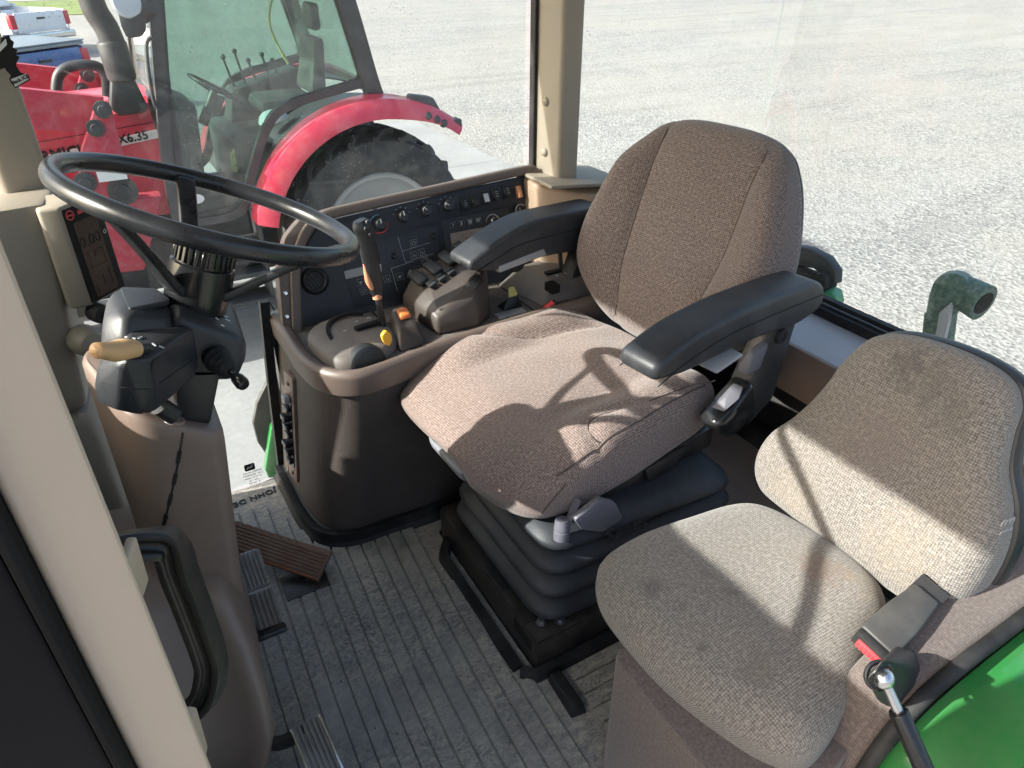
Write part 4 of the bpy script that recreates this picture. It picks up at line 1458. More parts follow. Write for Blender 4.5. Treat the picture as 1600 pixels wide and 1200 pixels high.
# rocker switches
for i, x in enumerate((0.502, 0.534, 0.566, 0.598, 0.633)):
    y = 0.217 + 0.0032 * i
    s = BM()
    box(s, -0.0115, 0.0115, -0.018, 0.018, 0, 0.004, 0.002, mtx=pn(x, y, 0.002))
    hull(s, [(-0.0085, -0.014, 0.004), (0.0085, -0.014, 0.004), (-0.0085, 0.014, 0.004), (0.0085, 0.014, 0.004), (-0.0085, -0.013, 0.013), (0.0085, -0.013, 0.013), (-0.0085, 0.0, 0.008), (0.0085, 0, 0.008), (-0.0085, 0.013, 0.007), (0.0085, 0.013, 0.007)], 0.0015, 1, pn(x, y, 0.002))
    rk = P_(CON, 'rocker_switch', s, M['black'])
    if i in (0, 2, 3, 4):
        s = BM()
        if i == 2:
            box(s, -0.007, 0.007, -0.011, 0.011, 0.0, 0.001, mtx=pn(x, y, 0.013) @ Matrix.Rotation(-0.2, 4, 'X'))
        else:
            for k in range(3):
                sweep(s, [V((-0.004, -0.008 + 0.006 * k, 0.0135)), V((0, -0.0055 + 0.006 * k, 0.0135)), V((0.004, -0.008 + 0.006 * k, 0.0135))], 0.0007)
            bmesh.ops.transform(s, matrix=pn(x, y, 0.001) @ Matrix.Rotation(-0.22, 4, 'X'), verts=s.verts)
        P_(rk, 'switch_symbol', s, M['white'] if i == 2 else M['print'])
s = BM()
hull(s, [(-0.007, -0.017, 0), (0.007, -0.017, 0), (-0.007, 0.017, 0), (0.007, 0.017, 0), (-0.006, -0.015, 0.018), (0.006, -0.015, 0.018), (-0.006, 0.002, 0.008), (0.006, 0.002, 0.008), (-0.006, 0.015, 0.012), (0.006, 0.015, 0.012)], 0.002, 2, pn(0.668, 0.224, 0.002))
P_(CON, 'rocker_switch', s, M['peach'], 'orange-brown rocker switch at the rear end')
s = BM()
lathe(s, [(0, 0.004), (0.011, 0.004), (0.0125, 0.008), (0.0155, 0.008), (0.0165, 0.0)], pn(0.666, 0.176, 0.001), 24)
ig = P_(CON, 'ignition_lock', s, M['black'])
s = BM()
sweep(s, [pn(0.666, 0.176, 0.0095) @ V((0.0148 * math.cos(R(q)), 0.0148 * math.sin(R(q)), 0)) for q in range(35, 320, 12)], 0.0011)
box(s, -0.0008, 0.0008, -0.006, 0.006, 0.0042, 0.0052, mtx=pn(0.666, 0.176, 0.001))
sweep(s, [pn(0.668, 0.143, 0.003) @ V((0.012 * math.cos(R(q)), 0.012 * math.sin(R(q)), 0)) for q in range(60, 170, 14)], 0.0014)
P_(ig, 'lock_marks', s, M['print'])
# hand-speed dial and small screen with its four numbered keys
s = BM()
lathe(s, [(0.0, 0.02), (0.0105, 0.02), (0.0125, 0.017), (0.014, 0.002), (0.015, 0)], pn(0.578, 0.158, 0.0035), 26)
kb = P_(CON, 'speed_dial', s, M['black'])
s = BM()
sweep(s, [pn(0.578, 0.158, 0.0045) @ V((0.0195 * math.cos(R(q)), 0.0195 * math.sin(R(q)), 0)) for q in range(-10, 190, 10)], 0.0022, scale=[1.25 - 0.9 * k / 19 for k in range(20)])
for dx in (-0.004, 0.004):
    box(s, dx - 0.0035, dx + 0.0035, -0.0005, 0.0005, 0.0036, 0.0042, mtx=pn(0.578, 0.131))
box(s, -0.0005, 0.0005, -0.0045, 0.0045, 0.0036, 0.0042, mtx=pn(0.578, 0.131))
P_(kb, 'dial_scale', s, M['print'])
s = BM()
prism(s, fillet([(0.448, 0.099), (0.547, 0.101), (0.547, 0.149), (0.448, 0.149)], 0.004, 3), 0.0036, 0.005, PX)
lc = P_(CON, 'lcd_screen', s, M['lcd'])
s = BM()
for (x, y, w, h) in ((0.485, 0.138, 0.004, 0.003), (0.495, 0.14, 0.003, 0.003), (0.507, 0.139, 0.006, 0.003), (0.467, 0.124, 0.006, 0.004), (0.494, 0.128, 0.008, 0.006), (0.505, 0.125, 0.006, 0.004)):
    box(s, x - w / 2, x + w / 2, y - h / 2, y + h / 2, 0.005, 0.0053, mtx=PX)
P_(lc, 'screen_marks', s, M['rustpale'])
for x, tx in ((0.460, 'I'), (0.485, 'II'), (0.5105, 'III'), (0.535, 'IV')):
    s = BM()
    box(s, -0.009, 0.009, -0.0075, 0.0075, 0, 0.002, 0.001, mtx=pn(x, 0.169, 0.0035))
    ky = P_(CON, 'number_key', s, M['black'])
    s = BM()
    c_ = pn(x, 0.169, 0.0056)
    sweep(s, [c_ @ V(q) for q in ((-0.0085, -0.007, 0), (0.0085, -0.007, 0), (0.0085, 0.007, 0), (-0.0085, 0.007, 0))], 0.0004, closed=True)
    text(s, tx, 0.013, c_, 0.0004, 0.0006)
    P_(ky, 'key_numeral', s, M['print'])
# printed diagram: lines and boxed symbols
s = BM()


def pline(x0, y0, x1, y1, r=0.0006):
    sweep(s, [PX @ V((x0, y0, 0.0028)), PX @ V((x1, y1, 0.0028))], r)


pline(0.305, 0.165, 0.312, 0.097)
pline(0.309, 0.128, 0.388, 0.136)
pline(0.312, 0.099, 0.395, 0.107)
pline(0.271, 0.091, 0.335, 0.098)
pline(0.271, 0.091, 0.276, 0.03)


def icon(x, y, w, kind):
    c_ = PX @ Matrix.Translation((x, y, 0.0029))
    sweep(s, [c_ @ V(q) for q in ((-w, -w, 0), (w, -w, 0), (w, w, 0), (-w, w, 0))], 0.0005, closed=True)
    if kind == 0:
        sweep(s, [c_ @ V((w * 0.55 * math.cos(k), w * 0.55 * math.sin(k), 0)) for k in [2 * PI * q / 10 for q in range(10)]], 0.0006, closed=True)
    elif kind == 1:
        prism(s, [(-w * 0.6, -w * 0.3), (w * 0.1, -w * 0.6), (w * 0.6, w * 0.5), (w * 0.2, w * 0.1), (-w * 0.2, w * 0.4)], 0, 0.0004, c_)
    elif kind == 2:
        sweep(s, [c_ @ V((-w * 0.5, -w * 0.6, 0)), c_ @ V((0, w * 0.1, 0)), c_ @ V((-w * 0.4, w * 0.6, 0))], 0.0006)
        prism(s, [(w * 0.1, -w * 0.5), (w * 0.6, -w * 0.5), (w * 0.4, w * 0.2)], 0, 0.0004, c_)


icon(0.344, 0.142, 0.009, 0)
icon(0.337, 0.113, 0.0085, 2)
icon(0.360, 0.116, 0.0085, 2)
icon(0.290, 0.067, 0.009, 1)
icon(0.34, 0.074, 0.009, 1)
icon(0.364, 0.083, 0.0085, 2)
icon(0.364, 0.100, 0.0085, 2)
prism(s, [(0.308, 0.062), (0.316, 0.062), (0.325, 0.078), (0.318, 0.078)], 0.0027, 0.0031, PX)
for k in range(4):
    icon(0.186 + 0.023 * k, 0.073 - 0.002 * k, 0.0085, 1 if k % 2 == 0 else 2)
icon(0.188, 0.05, 0.0085, 0)
icon(0.211, 0.05, 0.0085, 1)
P_(PAN, 'printed_symbols', s, M['print'], kind='stuff')
s = BM()
prism(s, [(0.15, 0.088), (0.206, 0.09), (0.206, 0.11), (0.15, 0.108)], 0.0026, 0.0034, PX)
P_(PAN, 'instruction_label', s, M['sticker'])
for q in ((0.2845, 0.12), (0.40, 0.15)):
    s = BM()
    lathe(s, [(0, 0.01), (0.005, 0.01), (0.008, 0.003), (0.009, 0)], pn(q[0], q[1], 0.002), 14)
    P_(CON, 'push_button', s, M['black'])

# shift quadrant on the tray
ZT = 0.474
s = BM()
rings = []
base_ = cr([(-0.315, -1.50, 0), (-0.318, -1.42, 0), (-0.335, -1.355, 0), (-0.38, -1.335, 0), (-0.45, -1.35, 0), (-0.50, -1.40, 0), (-0.51, -1.48, 0), (-0.47, -1.555, 0), (-0.40, -1.565, 0), (-0.345, -1.545, 0)], 5, True)
cc_ = sum(base_, V()) / len(base_)
for (f, z) in ((1.0, 0.0), (0.99, 0.012), (0.96, 0.022), (0.90, 0.029), (0.7, 0.036), (0.4, 0.041), (0.1, 0.042)):
    rings.append([V((cc_.x + (p.x - cc_.x) * f, cc_.y + (p.y - cc_.y) * f, ZT + z + 0.012 * max(0, (p.x - cc_.x)) * 2)) for p in base_])
loft(s, rings)
QD = P_(CON, 'shift_quadrant', s, M['tray'], sharp=60)
s = BM()
sweep(s, cr([(-0.355, -1.43, 0.5145), (-0.36, -1.475, 0.519), (-0.385, -1.515, 0.52), (-0.425, -1.528, 0.520), (-0.46, -1.515, 0.519)], 6), [(-0.004, -0.006), (0.004, -0.006), (0.004, 0.0022), (-0.004, 0.0022)], up=(0, 0, 1))
sweep(s, [V((-0.415, -1.44, 0.522)), V((-0.49, -1.455, 0.52))], [(-0.007, -0.006), (0.007, -0.006), (0.007, 0.0022), (-0.007, 0.0022)], up=(0, 0, 1))
P_(QD, 'lever_slot', s, M['blackprint'])
s = BM()
for (x, y) in ((-0.43, -1.47), (-0.46, -1.475), (-0.39, -1.44)):
    text(s, 'NPR'[int((x + 0.47) * 30) % 3], 0.012, frame((x, y, 0.5225), (-1, 0, 0), (0, -1, 0)), 0.0004)
P_(QD, 'gate_letters', s, M['print'])
s = BM()
fr = frame((-0.405, -1.352, 0.478), (1, 0, 0), z=(-0.10, 1, 0.12))
lathe(s, [(0, 0.016), (0.036, 0.016), (0.042, 0.012), (0.043, -0.012), (0.036, -0.02)], fr, 40)
dl = P_(QD, 'throttle_dial', s, M['black'])
s = BM()
for k in range(22):
    a = R(10 + 160 * k / 21)
    box(s, 0.0405, 0.0445, -0.0006, 0.0006, 0.008, 0.0165, mtx=fr @ Matrix.Rotation(a, 4, 'Z'))
P_(dl, 'dial_teeth', s, M['greylever'])
s = BM()
prism(s, fillet([(0.016, -0.001), (0.012, 0.018), (0.0, 0.03), (-0.009, 0.018), (-0.008, -0.002), (0.004, -0.012)], 0.006, 4), -0.006, 0.006, frame(at(605, 522, 'y', -1.352), (1, 0, 0), z=(0, 1, 0)), 0.003)
P_(QD, 'throttle_tab', s, M['yellow'], 'yellow throttle tab')
# shift lever with orange-backed grip
l0, l1, l2, l3 = at(598, 503, 'y', -1.45), at(590, 462, 'y', -1.45), at(583, 425, 'y', -1.45), at(567, 352, 'y', -1.45)
s = BM()
cyl(s, l0 - V((0, 0, 0.02)), l1, 0.0085, 0.0075, 14)
LV = P_(CON, 'shift_lever', s, M['black'])
s = BM()
ax_ = (l3 - l1).normalized()
gp = [l1, l1 + ax_ * 0.012, l1 + ax_ * 0.03, l2, l2 + ax_ * 0.04, l3 - ax_ * 0.02, l3 + V((0.004, 0, 0)), l3 + ax_ * 0.012 + V((0.006, 0, 0))]
sweep(s, cr(gp, 4), [(0.012 * math.cos(2 * PI * k / 16), 0.0165 * math.sin(2 * PI * k / 16)) for k in range(16)], scale=[0.7 + 0.55 * sm(0, 14, i) - 0.35 * sm(23, 28, i) for i in range(29)])
P_(LV, 'grip', s, M['black'], sharp=60)
s = BM()
gp = [l1 - ax_ * 0.006 + V((0.0015, 0, 0)), l1 + ax_ * 0.014 + V((0.002, 0, 0)), l1 + ax_ * 0.035 + V((0.012, 0.003, 0)), l2 + V((0.017, 0.004, 0)), l2 + ax_ * 0.025 + V((0.017, 0.003, 0))]
sweep(s, cr(gp, 4), [(0.0095 * math.cos(2 * PI * k / 14), 0.0095 * math.sin(2 * PI * k / 14)) for k in range(14)], scale=[1.15 - 0.25 * sm(0, 4, i) - 0.55 * sm(8, 16, i) for i in range(17)])
P_(LV, 'grip_back', s, M['peach'], sharp=60)
s = BM()
for k in range(3):
    lathe(s, [(0, 0.006), (0.005, 0.005), (0.006, 0)], frame(l3 + ax_ * (-0.004 + 0.014 * (k - 1)) + V((-0.008 + 0.007 * (k % 2), 0.0125, 0)), (1, 0, 0), z=(-0.2, 1, 0.1)), 12)
P_(LV, 'grip_button', s, M['greyblack'])
s = BM()
box(s, l2.x - 0.018, l2.x - 0.008, l2.y - 0.012, l2.y + 0.01, l2.z + 0.0, l2.z + 0.02, 0.003)
P_(LV, 'side_trigger', s, M['sticker'])
# pod with orange rocker
s = BM()
hull(s, [(-0.50, -1.49, ZT), (-0.575, -1.50, ZT), (-0.485, -1.36, ZT), (-0.565, -1.365, ZT), (-0.515, -1.47, ZT + 0.062), (-0.555, -1.475, ZT + 0.062), (-0.505, -1.395, ZT + 0.04), (-0.552, -1.40, ZT + 0.04)], 0.008, 3)
pd = P_(CON, 'switch_pod', s, M['module'])
s = BM()
hull(s, [(-0.521, -1.455, ZT + 0.058), (-0.55, -1.457, ZT + 0.058), (-0.518, -1.42, ZT + 0.05), (-0.549, -1.422, ZT + 0.05), (-0.524, -1.45, ZT + 0.067), (-0.547, -1.452, ZT + 0.067), (-0.521, -1.424, ZT + 0.061), (-0.545, -1.426, ZT + 0.061)], 0.003, 2)
P_(pd, 'orange_rocker', s, M['orange'])
# hydraulic lever module
s = BM()
hull(s, [(-0.575, -1.55, ZT), (-0.60, -1.395, ZT), (-0.705, -1.385, ZT), (-0.76, -1.42, ZT), (-0.80, -1.55, ZT), (-0.575, -1.55, ZT + 0.05), (-0.60, -1.395, ZT + 0.055), (-0.70, -1.39, ZT + 0.075), (-0.605, -1.56, ZT + 0.085), (-0.73, -1.42, ZT + 0.115), (-0.64, -1.57, ZT + 0.115), (-0.78, -1.55, ZT + 0.125), (-0.77, -1.46, ZT + 0.125)], 0.012, 3)
HM = P_(CON, 'hydraulic_module', s, M['module'], sharp=45)
hn = frame((-0.69, -1.50, ZT + 0.112), (-0.80, -0.05, 0.30), (-0.1, -1, 0.05))
s = BM()
for k in range(4):
    x0 = -0.075 + 0.045 * k
    y0 = 0.0
    box(s, x0, x0 + 0.012, 0.01, 0.075, -0.012, 0.0 + 0.006, 0.001, mtx=hn)
P_(HM, 'lever_slots', s, M['blackprint'])
for k in range(4):
    s = BM()
    x0 = -0.075 + 0.045 * k
    hull(s, [(x0 - 0.016, 0.0, 0.008), (x0 + 0.014, 0.0, 0.008), (x0 - 0.016, 0.06, 0.012), (x0 + 0.014, 0.06, 0.012), (x0 - 0.014, 0.0, 0.018), (x0 + 0.012, 0.0, 0.018), (x0 - 0.014, 0.055, 0.026), (x0 + 0.012, 0.055, 0.026)], 0.003, 2, hn)
    P_(HM, 'paddle', s, M['black'])
s = BM()
for k in range(6):
    box(s, -0.075 + 0.028 * (k // 2), -0.055 + 0.028 * (k // 2), -0.03 + 0.016 * (k % 2), -0.017 + 0.016 * (k % 2), 0.004, 0.012, 0.001, mtx=hn)
P_(HM, 'key_block', s, M['black'])
s = BM()
prism(s, [(0.03 * math.cos(R(q)), 0.03 * math.sin(R(q))) for q in range(0, 181, 12)], -0.014, 0.014, frame((-0.715, -1.428, ZT + 0.092), (0.8, 0.6, 0), (-0.3, 0.4, 0.85)), 0.004)
P_(HM, 'thumb_wheel', s, M['black'])
# small items further back on the tray
s = BM()
hull(s, [(-0.80, -1.43, ZT), (-0.86, -1.43, ZT), (-0.80, -1.47, ZT), (-0.86, -1.47, ZT), (-0.82, -1.44, ZT + 0.03), (-0.85, -1.44, ZT + 0.03)], 0.004)
tg = P_(CON, 'toggle', s, M['black'])
s = BM()
hull(s, [(-0.822, -1.445, ZT + 0.026), (-0.848, -1.445, ZT + 0.026), (-0.83, -1.46, ZT + 0.05), (-0.85, -1.46, ZT + 0.05), (-0.826, -1.44, ZT + 0.034), (-0.85, -1.44, ZT + 0.034)], 0.003)
P_(tg, 'toggle_tip', s, M['lime'])
s = BM()
box(s, -0.85, -0.77, -1.425, -1.395, ZT, ZT + 0.004, 0.001)
P_(CON, 'label_plate', s, M['sticker'])
s = BM()
hull(s, [(-0.86, -1.58, ZT), (-1.12, -1.60, ZT), (-0.90, -1.40, ZT), (-1.12, -1.39, ZT), (-0.93, -1.57, ZT + 0.05), (-1.12, -1.58, ZT + 0.055), (-0.955, -1.43, ZT + 0.045), (-1.12, -1.42, ZT + 0.05)], 0.008, 3)
gt = P_(CON, 'lever_gate', s, M['tray'])
s = BM()
box(s, -0.96, -1.08, -1.49, -1.475, ZT + 0.035, ZT + 0.0545)
box(s, -0.93, -0.955, -1.44, -1.405, ZT + 0.028, ZT + 0.05)
P_(gt, 'gate_slot', s, M['blackprint'])
s = BM()
cyl(s, (-1.01, -1.482, ZT + 0.045), (-1.0, -1.482, ZT + 0.12), 0.006)
hull(s, [(-0.985, -1.495, ZT + 0.115), (-1.015, -1.495, ZT + 0.115), (-0.985, -1.47, ZT + 0.115), (-1.015, -1.47, ZT + 0.115), (-0.988, -1.485, ZT + 0.14), (-1.012, -1.485, ZT + 0.14)], 0.005)
P_(gt, 'gate_lever', s, M['black'])
s = BM()
for k in range(4):
    text(s, '3412'[k], 0.02, frame((-0.975 - 0.028 * k, -1.452, ZT + 0.0535), (-1, 0, 0), (0, -1, 0)), 0.0004)
P_(gt, 'gate_numerals', s, M['print'])
s = BM()
p0, p1 = at(840, 493, 'y', -1.375), at(868, 470, 'y', -1.375)
cyl(s, p0 + V((0.01, 0, -0.02)), p1, 0.006, bev=0.001)
P_(CON, 'small_lever', s, M['black'])
s = BM()
cyl(s, p0 + (p1 - p0) * 0.25 + V((0, 0.001, 0.002)), p0 + (p1 - p0) * 0.85 + V((0, 0.001, 0.002)), 0.0075, bev=0.001)
P_(CON, 'lever_sleeve', s, M['redplastic'], 'red sleeve on a small lever')
s = BM()
for (x, y) in ((-0.79, -1.385), (-0.55, -1.36), (-0.90, -1.395)):
    lathe(s, [(0, 0.005), (0.006, 0.005), (0.009, 0.0)], frame((x, y, ZT), (1, 0, 0), (0, 1, 0)), 12)
P_(CON, 'tray_screws', s, M['black'])

# ------------------------------------------------------------------ steering wheel and column
W0 = V((-0.129, -1.08, 0.9535))
NW = V((-0.381, -0.023, 0.924)).normalized()
WF = frame(W0, NW.cross(V((0, 1, 0))).cross(NW) * -1 if False else V((0.924, 0, 0.381)), z=NW)
SW = T('steering_wheel', 'black three-spoke steering wheel with worn shiny rim', 'steering wheel', tuple(W0))
s = BM()
sweep(s, [WF @ V((0.1985 * math.cos(2 * PI * k / 96), 0.1985 * math.sin(2 * PI * k / 96), 0)) for k in range(96)], [(0.0128 * math.cos(2 * PI * k / 18), 0.0138 * math.sin(2 * PI * k / 18)) for k in range(18)], closed=True, up=NW)
P_(SW, 'rim', s, M['rim'], sharp=80)
for a in (33, 153, 273):
    s = BM()
    c, q = math.cos(R(a)), math.sin(R(a))
    pts = [WF @ V((c * r, q * r, z)) for r, z in ((0.03, -0.125), (0.05, -0.115), (0.09, -0.078), (0.14, -0.035), (0.175, -0.008), (0.192, -0.002))]
    sweep(s, cr(pts, 5), [(p.x, p.y) for p in fillet([(-0.014, -0.006), (0.014, -0.006), (0.014, 0.006), (-0.014, 0.006)], 0.004, 3)], up=NW, scale=[1.35 - 0.35 * sm(0, 12, i) for i in range(26)])
    P_(SW, 'spoke', s, M['rim'], sharp=50)
s = BM()
lathe(s, [(0.0, -0.045), (0.034, -0.045), (0.040, -0.05), (0.0405, -0.068), (0.0405, -0.082), (0.045, -0.084), (0.046, -0.12), (0.044, -0.155), (0.036, -0.175), (0.0, -0.175)], WF, 40)
P_(SW, 'hub', s, M['shiny'], sharp=30)
s = BM()
for k in range(28):
    box(s, 0.040, 0.0435, -0.0028, 0.0028, -0.08, -0.056, 0.001, 1, WF @ Matrix.Rotation(2 * PI * k / 28, 4, 'Z'))
P_(SW, 'knurled_ring', s, M['shiny'])

COL = T('steering_column', 'steering column with charcoal shroud above a taupe plastic cowl', 'steering column', (0.02, -1.1, 0))
s = BM()      # upper cowl, tilted like the wheel
NC = V((-0.40, 0, 0.916))
k1 = [(0.105, -1.155, 0.735), (0.07, -1.02, 0.722), (0.045, -0.985, 0.708), (-0.05, -0.975, 0.653), (-0.062, -0.99, 0.647), (-0.066, -1.20, 0.647), (0.09, -1.21, 0.735)]
k0 = [(0.12, -1.20, 0.22), (0.10, -1.045, 0.22), (0.07, -1.0, 0.22), (0.0, -0.985, 0.22), (-0.015, -1.0, 0.22), (-0.018, -1.22, 0.22), (0.11, -1.25, 0.22)]


def cowl(s, idx, z_lo=None):
    hull(s, [k1[i] for i in idx] + [k0[i] for i in idx], 0.014, 4)


rings = []
up_ = fillet([(p[0], p[1]) for p in k1], 0.022, 4)
lo_ = fillet([(p[0], p[1]) for p in k0], 0.022, 4)


def topz(x):
    return 0.6795 + (x + 0.0) * 0.53


for f, ins in ((1, 0.0), (0.5, 0.0), (0.06, 0.0), (0.02, 0.001), (0.004, 0.006), (0.0, 0.013)):
    r_ = []
    cu_ = sum([V(p) for p in up_], V((0, 0))) / len(up_)
    for a, b_ in zip(up_, lo_):
        p = V(a) + (V(b_) - V(a)) * f
        zt = topz(a[0])
        d = (cu_ - V(a)).normalized() * ins
        r_.append(V((p.x + d.x, p.y + d.y, zt + (0.20 - zt) * f)))
    rings.append(r_)
loft(s, rings)
COWL = P_(COL, 'cowl', s, M['taupe'], sharp=50)
bpy.context.view_layer.update()
s = BM()      # split line between the two cowl halves with its clip slots
sa = [p for p in (on(COWL, u, v, 0.0002) for u, v in ((286, 662), (285, 680), (281, 705), (275, 740), (268, 772), (260, 805), (251, 842))) if p]
s2 = BM()
P_SEAM = sa
sweep(s, cr(sa, 6), 0.0016)
for i in range(2, len(sa) - 1):
    a_, b_ = sa[i], sa[i] + (sa[i + 1] - sa[i]) * 0.5
    sweep(s, [a_, b_], 0.0032)
P_(COL, 'cowl_seam', s, M['blackprint'])
s2.free()
s = BM()      # lower fairing swelling out over the pedal box
rings = []
ring_def = [(0.0, (0.30, 0.085), (-1.25, -0.86)), (0.06, (0.30, 0.035), (-1.25, -0.83)), (0.11, (0.30, 0.0), (-1.25, -0.82)), (0.16, (0.30, -0.018), (-1.25, -0.83)), (0.22, (0.28, -0.024), (-1.25, -0.86)), (0.29, (0.25, -0.022), (-1.245, -0.905)), (0.345, (0.2, -0.012), (-1.24, -0.955)), (0.37, (0.18, 0.0), (-1.23, -0.975))]
for (z, (x1, x0), (y0, y1)) in ring_def:
    o = fillet([(x0, y0), (x0 - 0.012, (y0 + y1) / 2 - 0.02), (x0 + 0.012, y1 + 0.05), (x0 + 0.08, y1), (x1, y1 + 0.02), (x1, y0)], [0.03, 0.12, 0.07, 0.08, 0.02, 0.03], 6)
    rings.append([V((p.x, p.y, z + 0.10 * max(0, p.x - x0) * (z / 0.37) - 0.0)) for p in o])
loft(s, rings)
fa = P_(COL, 'lower_fairing', s, M['taupe'], sharp=55)
s = BM()
ang = [at(u, v, 'z', 0.33) for u, v in ((300, 898), (345, 912), (365, 935))]
for k in range(4):
    a_ = ang[0] + (ang[2] - ang[0]) * (k / 4 + 0.02)
    b_ = ang[0] + (ang[2] - ang[0]) * (k / 4 + 0.2)
    sweep(s, [a_ + V((0, 0, 0.006)), b_ + V((0, 0, 0.006))], 0.004)
P_(fa, 'vent_slots', s, M['blackprint'])
s = BM()      # black neck and clamp between cowl and shroud
hull(s, [(0.0, -1.0, 0.67), (-0.045, -1.0, 0.65), (0.0, -1.14, 0.67), (-0.045, -1.14, 0.65), (-0.02, -1.0, 0.76), (-0.08, -1.0, 0.74), (-0.02, -1.14, 0.76), (-0.08, -1.14, 0.74)], 0.006)
cyl(s, (0.0, -0.99, 0.69), (0.015, -0.985, 0.715), 0.014)
P_(COL, 'neck', s, M['black'])
s = BM()
lathe(s, [(0, 0.006), (0.006, 0.006), (0.007, 0.003), (0.014, 0.003), (0.016, -0.002)], frame((0.001, -0.995, topz(0.001)), (1, 0, 0.5), z=(-0.45, 0, 0.9)), 14)
P_(COL, 'cowl_screw', s, M['taupe'])
# shroud
s = BM()
fp_ = [at(u, v, 'y', -1.0) for u, v in ((275, 490), (385, 530), (388, 560), (372, 597), (300, 600), (240, 560))]
hull(s, [p for p in fp_] + [p + V((-0.012, -0.15, 0.0)) for p in fp_] + [at(352, 478, 'y', -1.15), at(300, 455, 'y', -1.15)], 0.014, 3)
sh = P_(COL, 'shroud', s, M['shroud'], 'charcoal plastic shroud under the steering wheel', sharp=50)
s = BM()      # raised pod at the front left with its flat cap
hull(s, [at(u, v, 'y', y) for u, v, y in ((185, 449, -1.09), (247, 452, -1.09), (272, 492, -1.03), (168, 458, -1.06), (160, 500, -1.0), (196, 486, -0.975), (262, 500, -0.99), (156, 545, -0.985), (190, 545, -0.95), (275, 560, -0.97), (160, 570, -1.05))] + [(0.03, -1.12, 0.80), (-0.03, -1.12, 0.78)], 0.012, 3)
P_(sh, 'gauge_pod', s, M['shroud'], sharp=50)
s = BM()      # lower nose carrying the tilt lever
top_ = [at(u, v, 'y', y) for u, v, y in ((152, 575, -0.95), (172, 545, -0.96), (205, 515, -0.97), (300, 510, -0.985), (304, 520, -0.985), (235, 564, -0.905), (190, 562, -0.90))]
bot_ = [at(u, v, 'y', y) for u, v, y in ((147, 606, -0.945), (151, 629, -0.95), (180, 640, -0.915), (225, 650, -0.91), (246, 640, -0.915), (305, 588, -0.985), (310, 560, -0.99))]
hull(s, top_ + bot_ + [(0.05, -1.08, 0.79), (0.03, -1.08, 0.72), (-0.03, -1.08, 0.72)], 0.009, 3)
lp_ = P_(sh, 'lower_pod', s, M['shroud'], sharp=50)
s = BM()      # parting line
bpy.context.view_layer.update()
ln = [p for p in (on(lp_, u, v, 0.0001) for u, v in ((150, 588), (160, 594), (175, 600), (190, 605), (210, 608), (232, 608), (250, 598), (270, 584), (290, 570), (300, 562))) if p]
sweep(s, ln, 0.0009)
P_(lp_, 'parting_line', s, M['blackprint'])
s = BM()
cap = [at(u, v, 'y', y) for u, v, y in ((187, 449, -1.088), (244, 451, -1.088), (267, 490, -1.03), (201, 484, -0.985))]
cn = (cap[1] - cap[0]).cross(cap[3] - cap[0]).normalized()
if cn.z < 0:
    cn = -cn
cf = frame(sum(cap, V()) / 4, cap[1] - cap[0], z=cn)
ci = cf.inverted()
prism(s, fillet([((ci @ p).x * 0.98, (ci @ p).y * 0.98) for p in cap], 0.008, 4), -0.002, 0.006, cf, 0.001)
P_(sh, 'pod_cap', s, M['bellows'])
# tan tilt lever and its slot
t0, t1 = at(206, 545, 'y', -0.905), at(150, 548, 'y', -0.875)
s = BM()
d_ = (t1 - t0)
sweep(s, cr([t0 - d_ * 0.1, t0 + d_ * 0.2, t0 + d_ * 0.55 + V((0, 0, -0.002)), t0 + d_ * 0.85, t1, t1 + d_ * 0.06], 5), [(0.0135 * math.cos(2 * PI * k / 14), 0.011 * math.sin(2 * PI * k / 14)) for k in range(14)], scale=[1.0 + 0.2 * sm(0, 6, i) - 0.3 * sm(8, 16, i) - 0.45 * sm(18, 25, i) for i in range(26)])
kn = P_(COL, 'tilt_knob', s, M['tanknob'], 'tan knob on the tilt lever', sharp=70)
s = BM()
cyl(s, t0 - d_ * 0.02, t0 - d_ * 0.55, 0.006)
P_(COL, 'tilt_lever', s, M['black'])
s = BM()
for (u0, v0, u1, v1) in ((196, 527, 212, 530), (216, 530, 222, 527), (238, 537, 244, 541), (248, 541, 256, 544)):
    qa, qb = on(lp_, u0, v0, 0.0004), on(lp_, u1, v1, 0.0004)
    if qa and qb:
        sweep(s, [qa, qb], 0.0013)
P_(sh, 'lever_symbol', s, M['print'])
s = BM()
for (u0, v0, u1, v1) in ((337, 497, 341, 500), (349, 494, 356, 496), (352, 499, 360, 503), (345, 508, 350, 510)):
    qa, qb = on(sh, u0, v0, 0.0004), on(sh, u1, v1, 0.0004)
    if qa and qb:
        sweep(s, [qa, qb], 0.0012)
P_(sh, 'stalk_symbol', s, M['white'])
# indicator stalk with ribbed boot
b0, b1, b2 = at(338, 560, 'y', -0.995), at(360, 580, 'y', -0.95), at(382, 603, 'y', -0.915)
s = BM()
bf = frame(b0, (0, 1, 0.01), z=(b1 - b0))
L_ = (b1 - b0).length
lathe(s, [(0.0, -0.02), (0.019, -0.02)] + [(0.0185 - 0.009 * k / 8 + (0.003 if k % 2 else -0.001), L_ * k / 8) for k in range(9)] + [(0.0, L_)], bf, 20)
stk = P_(COL, 'stalk', s, M['rubber'])
s = BM()
cyl(s, b1 - (b1 - b0) * 0.1, b1 + (b2 - b1) * 0.4, 0.0045)
sweep(s, [b1 + (b2 - b1) * q for q in (0.3, 0.36, 0.5, 0.85, 0.97, 1.0)], 0.0092, scale=[0.5, 0.8, 1.0, 1.08, 0.9, 0.5])
P_(stk, 'stalk_knob', s, M['shiny'])
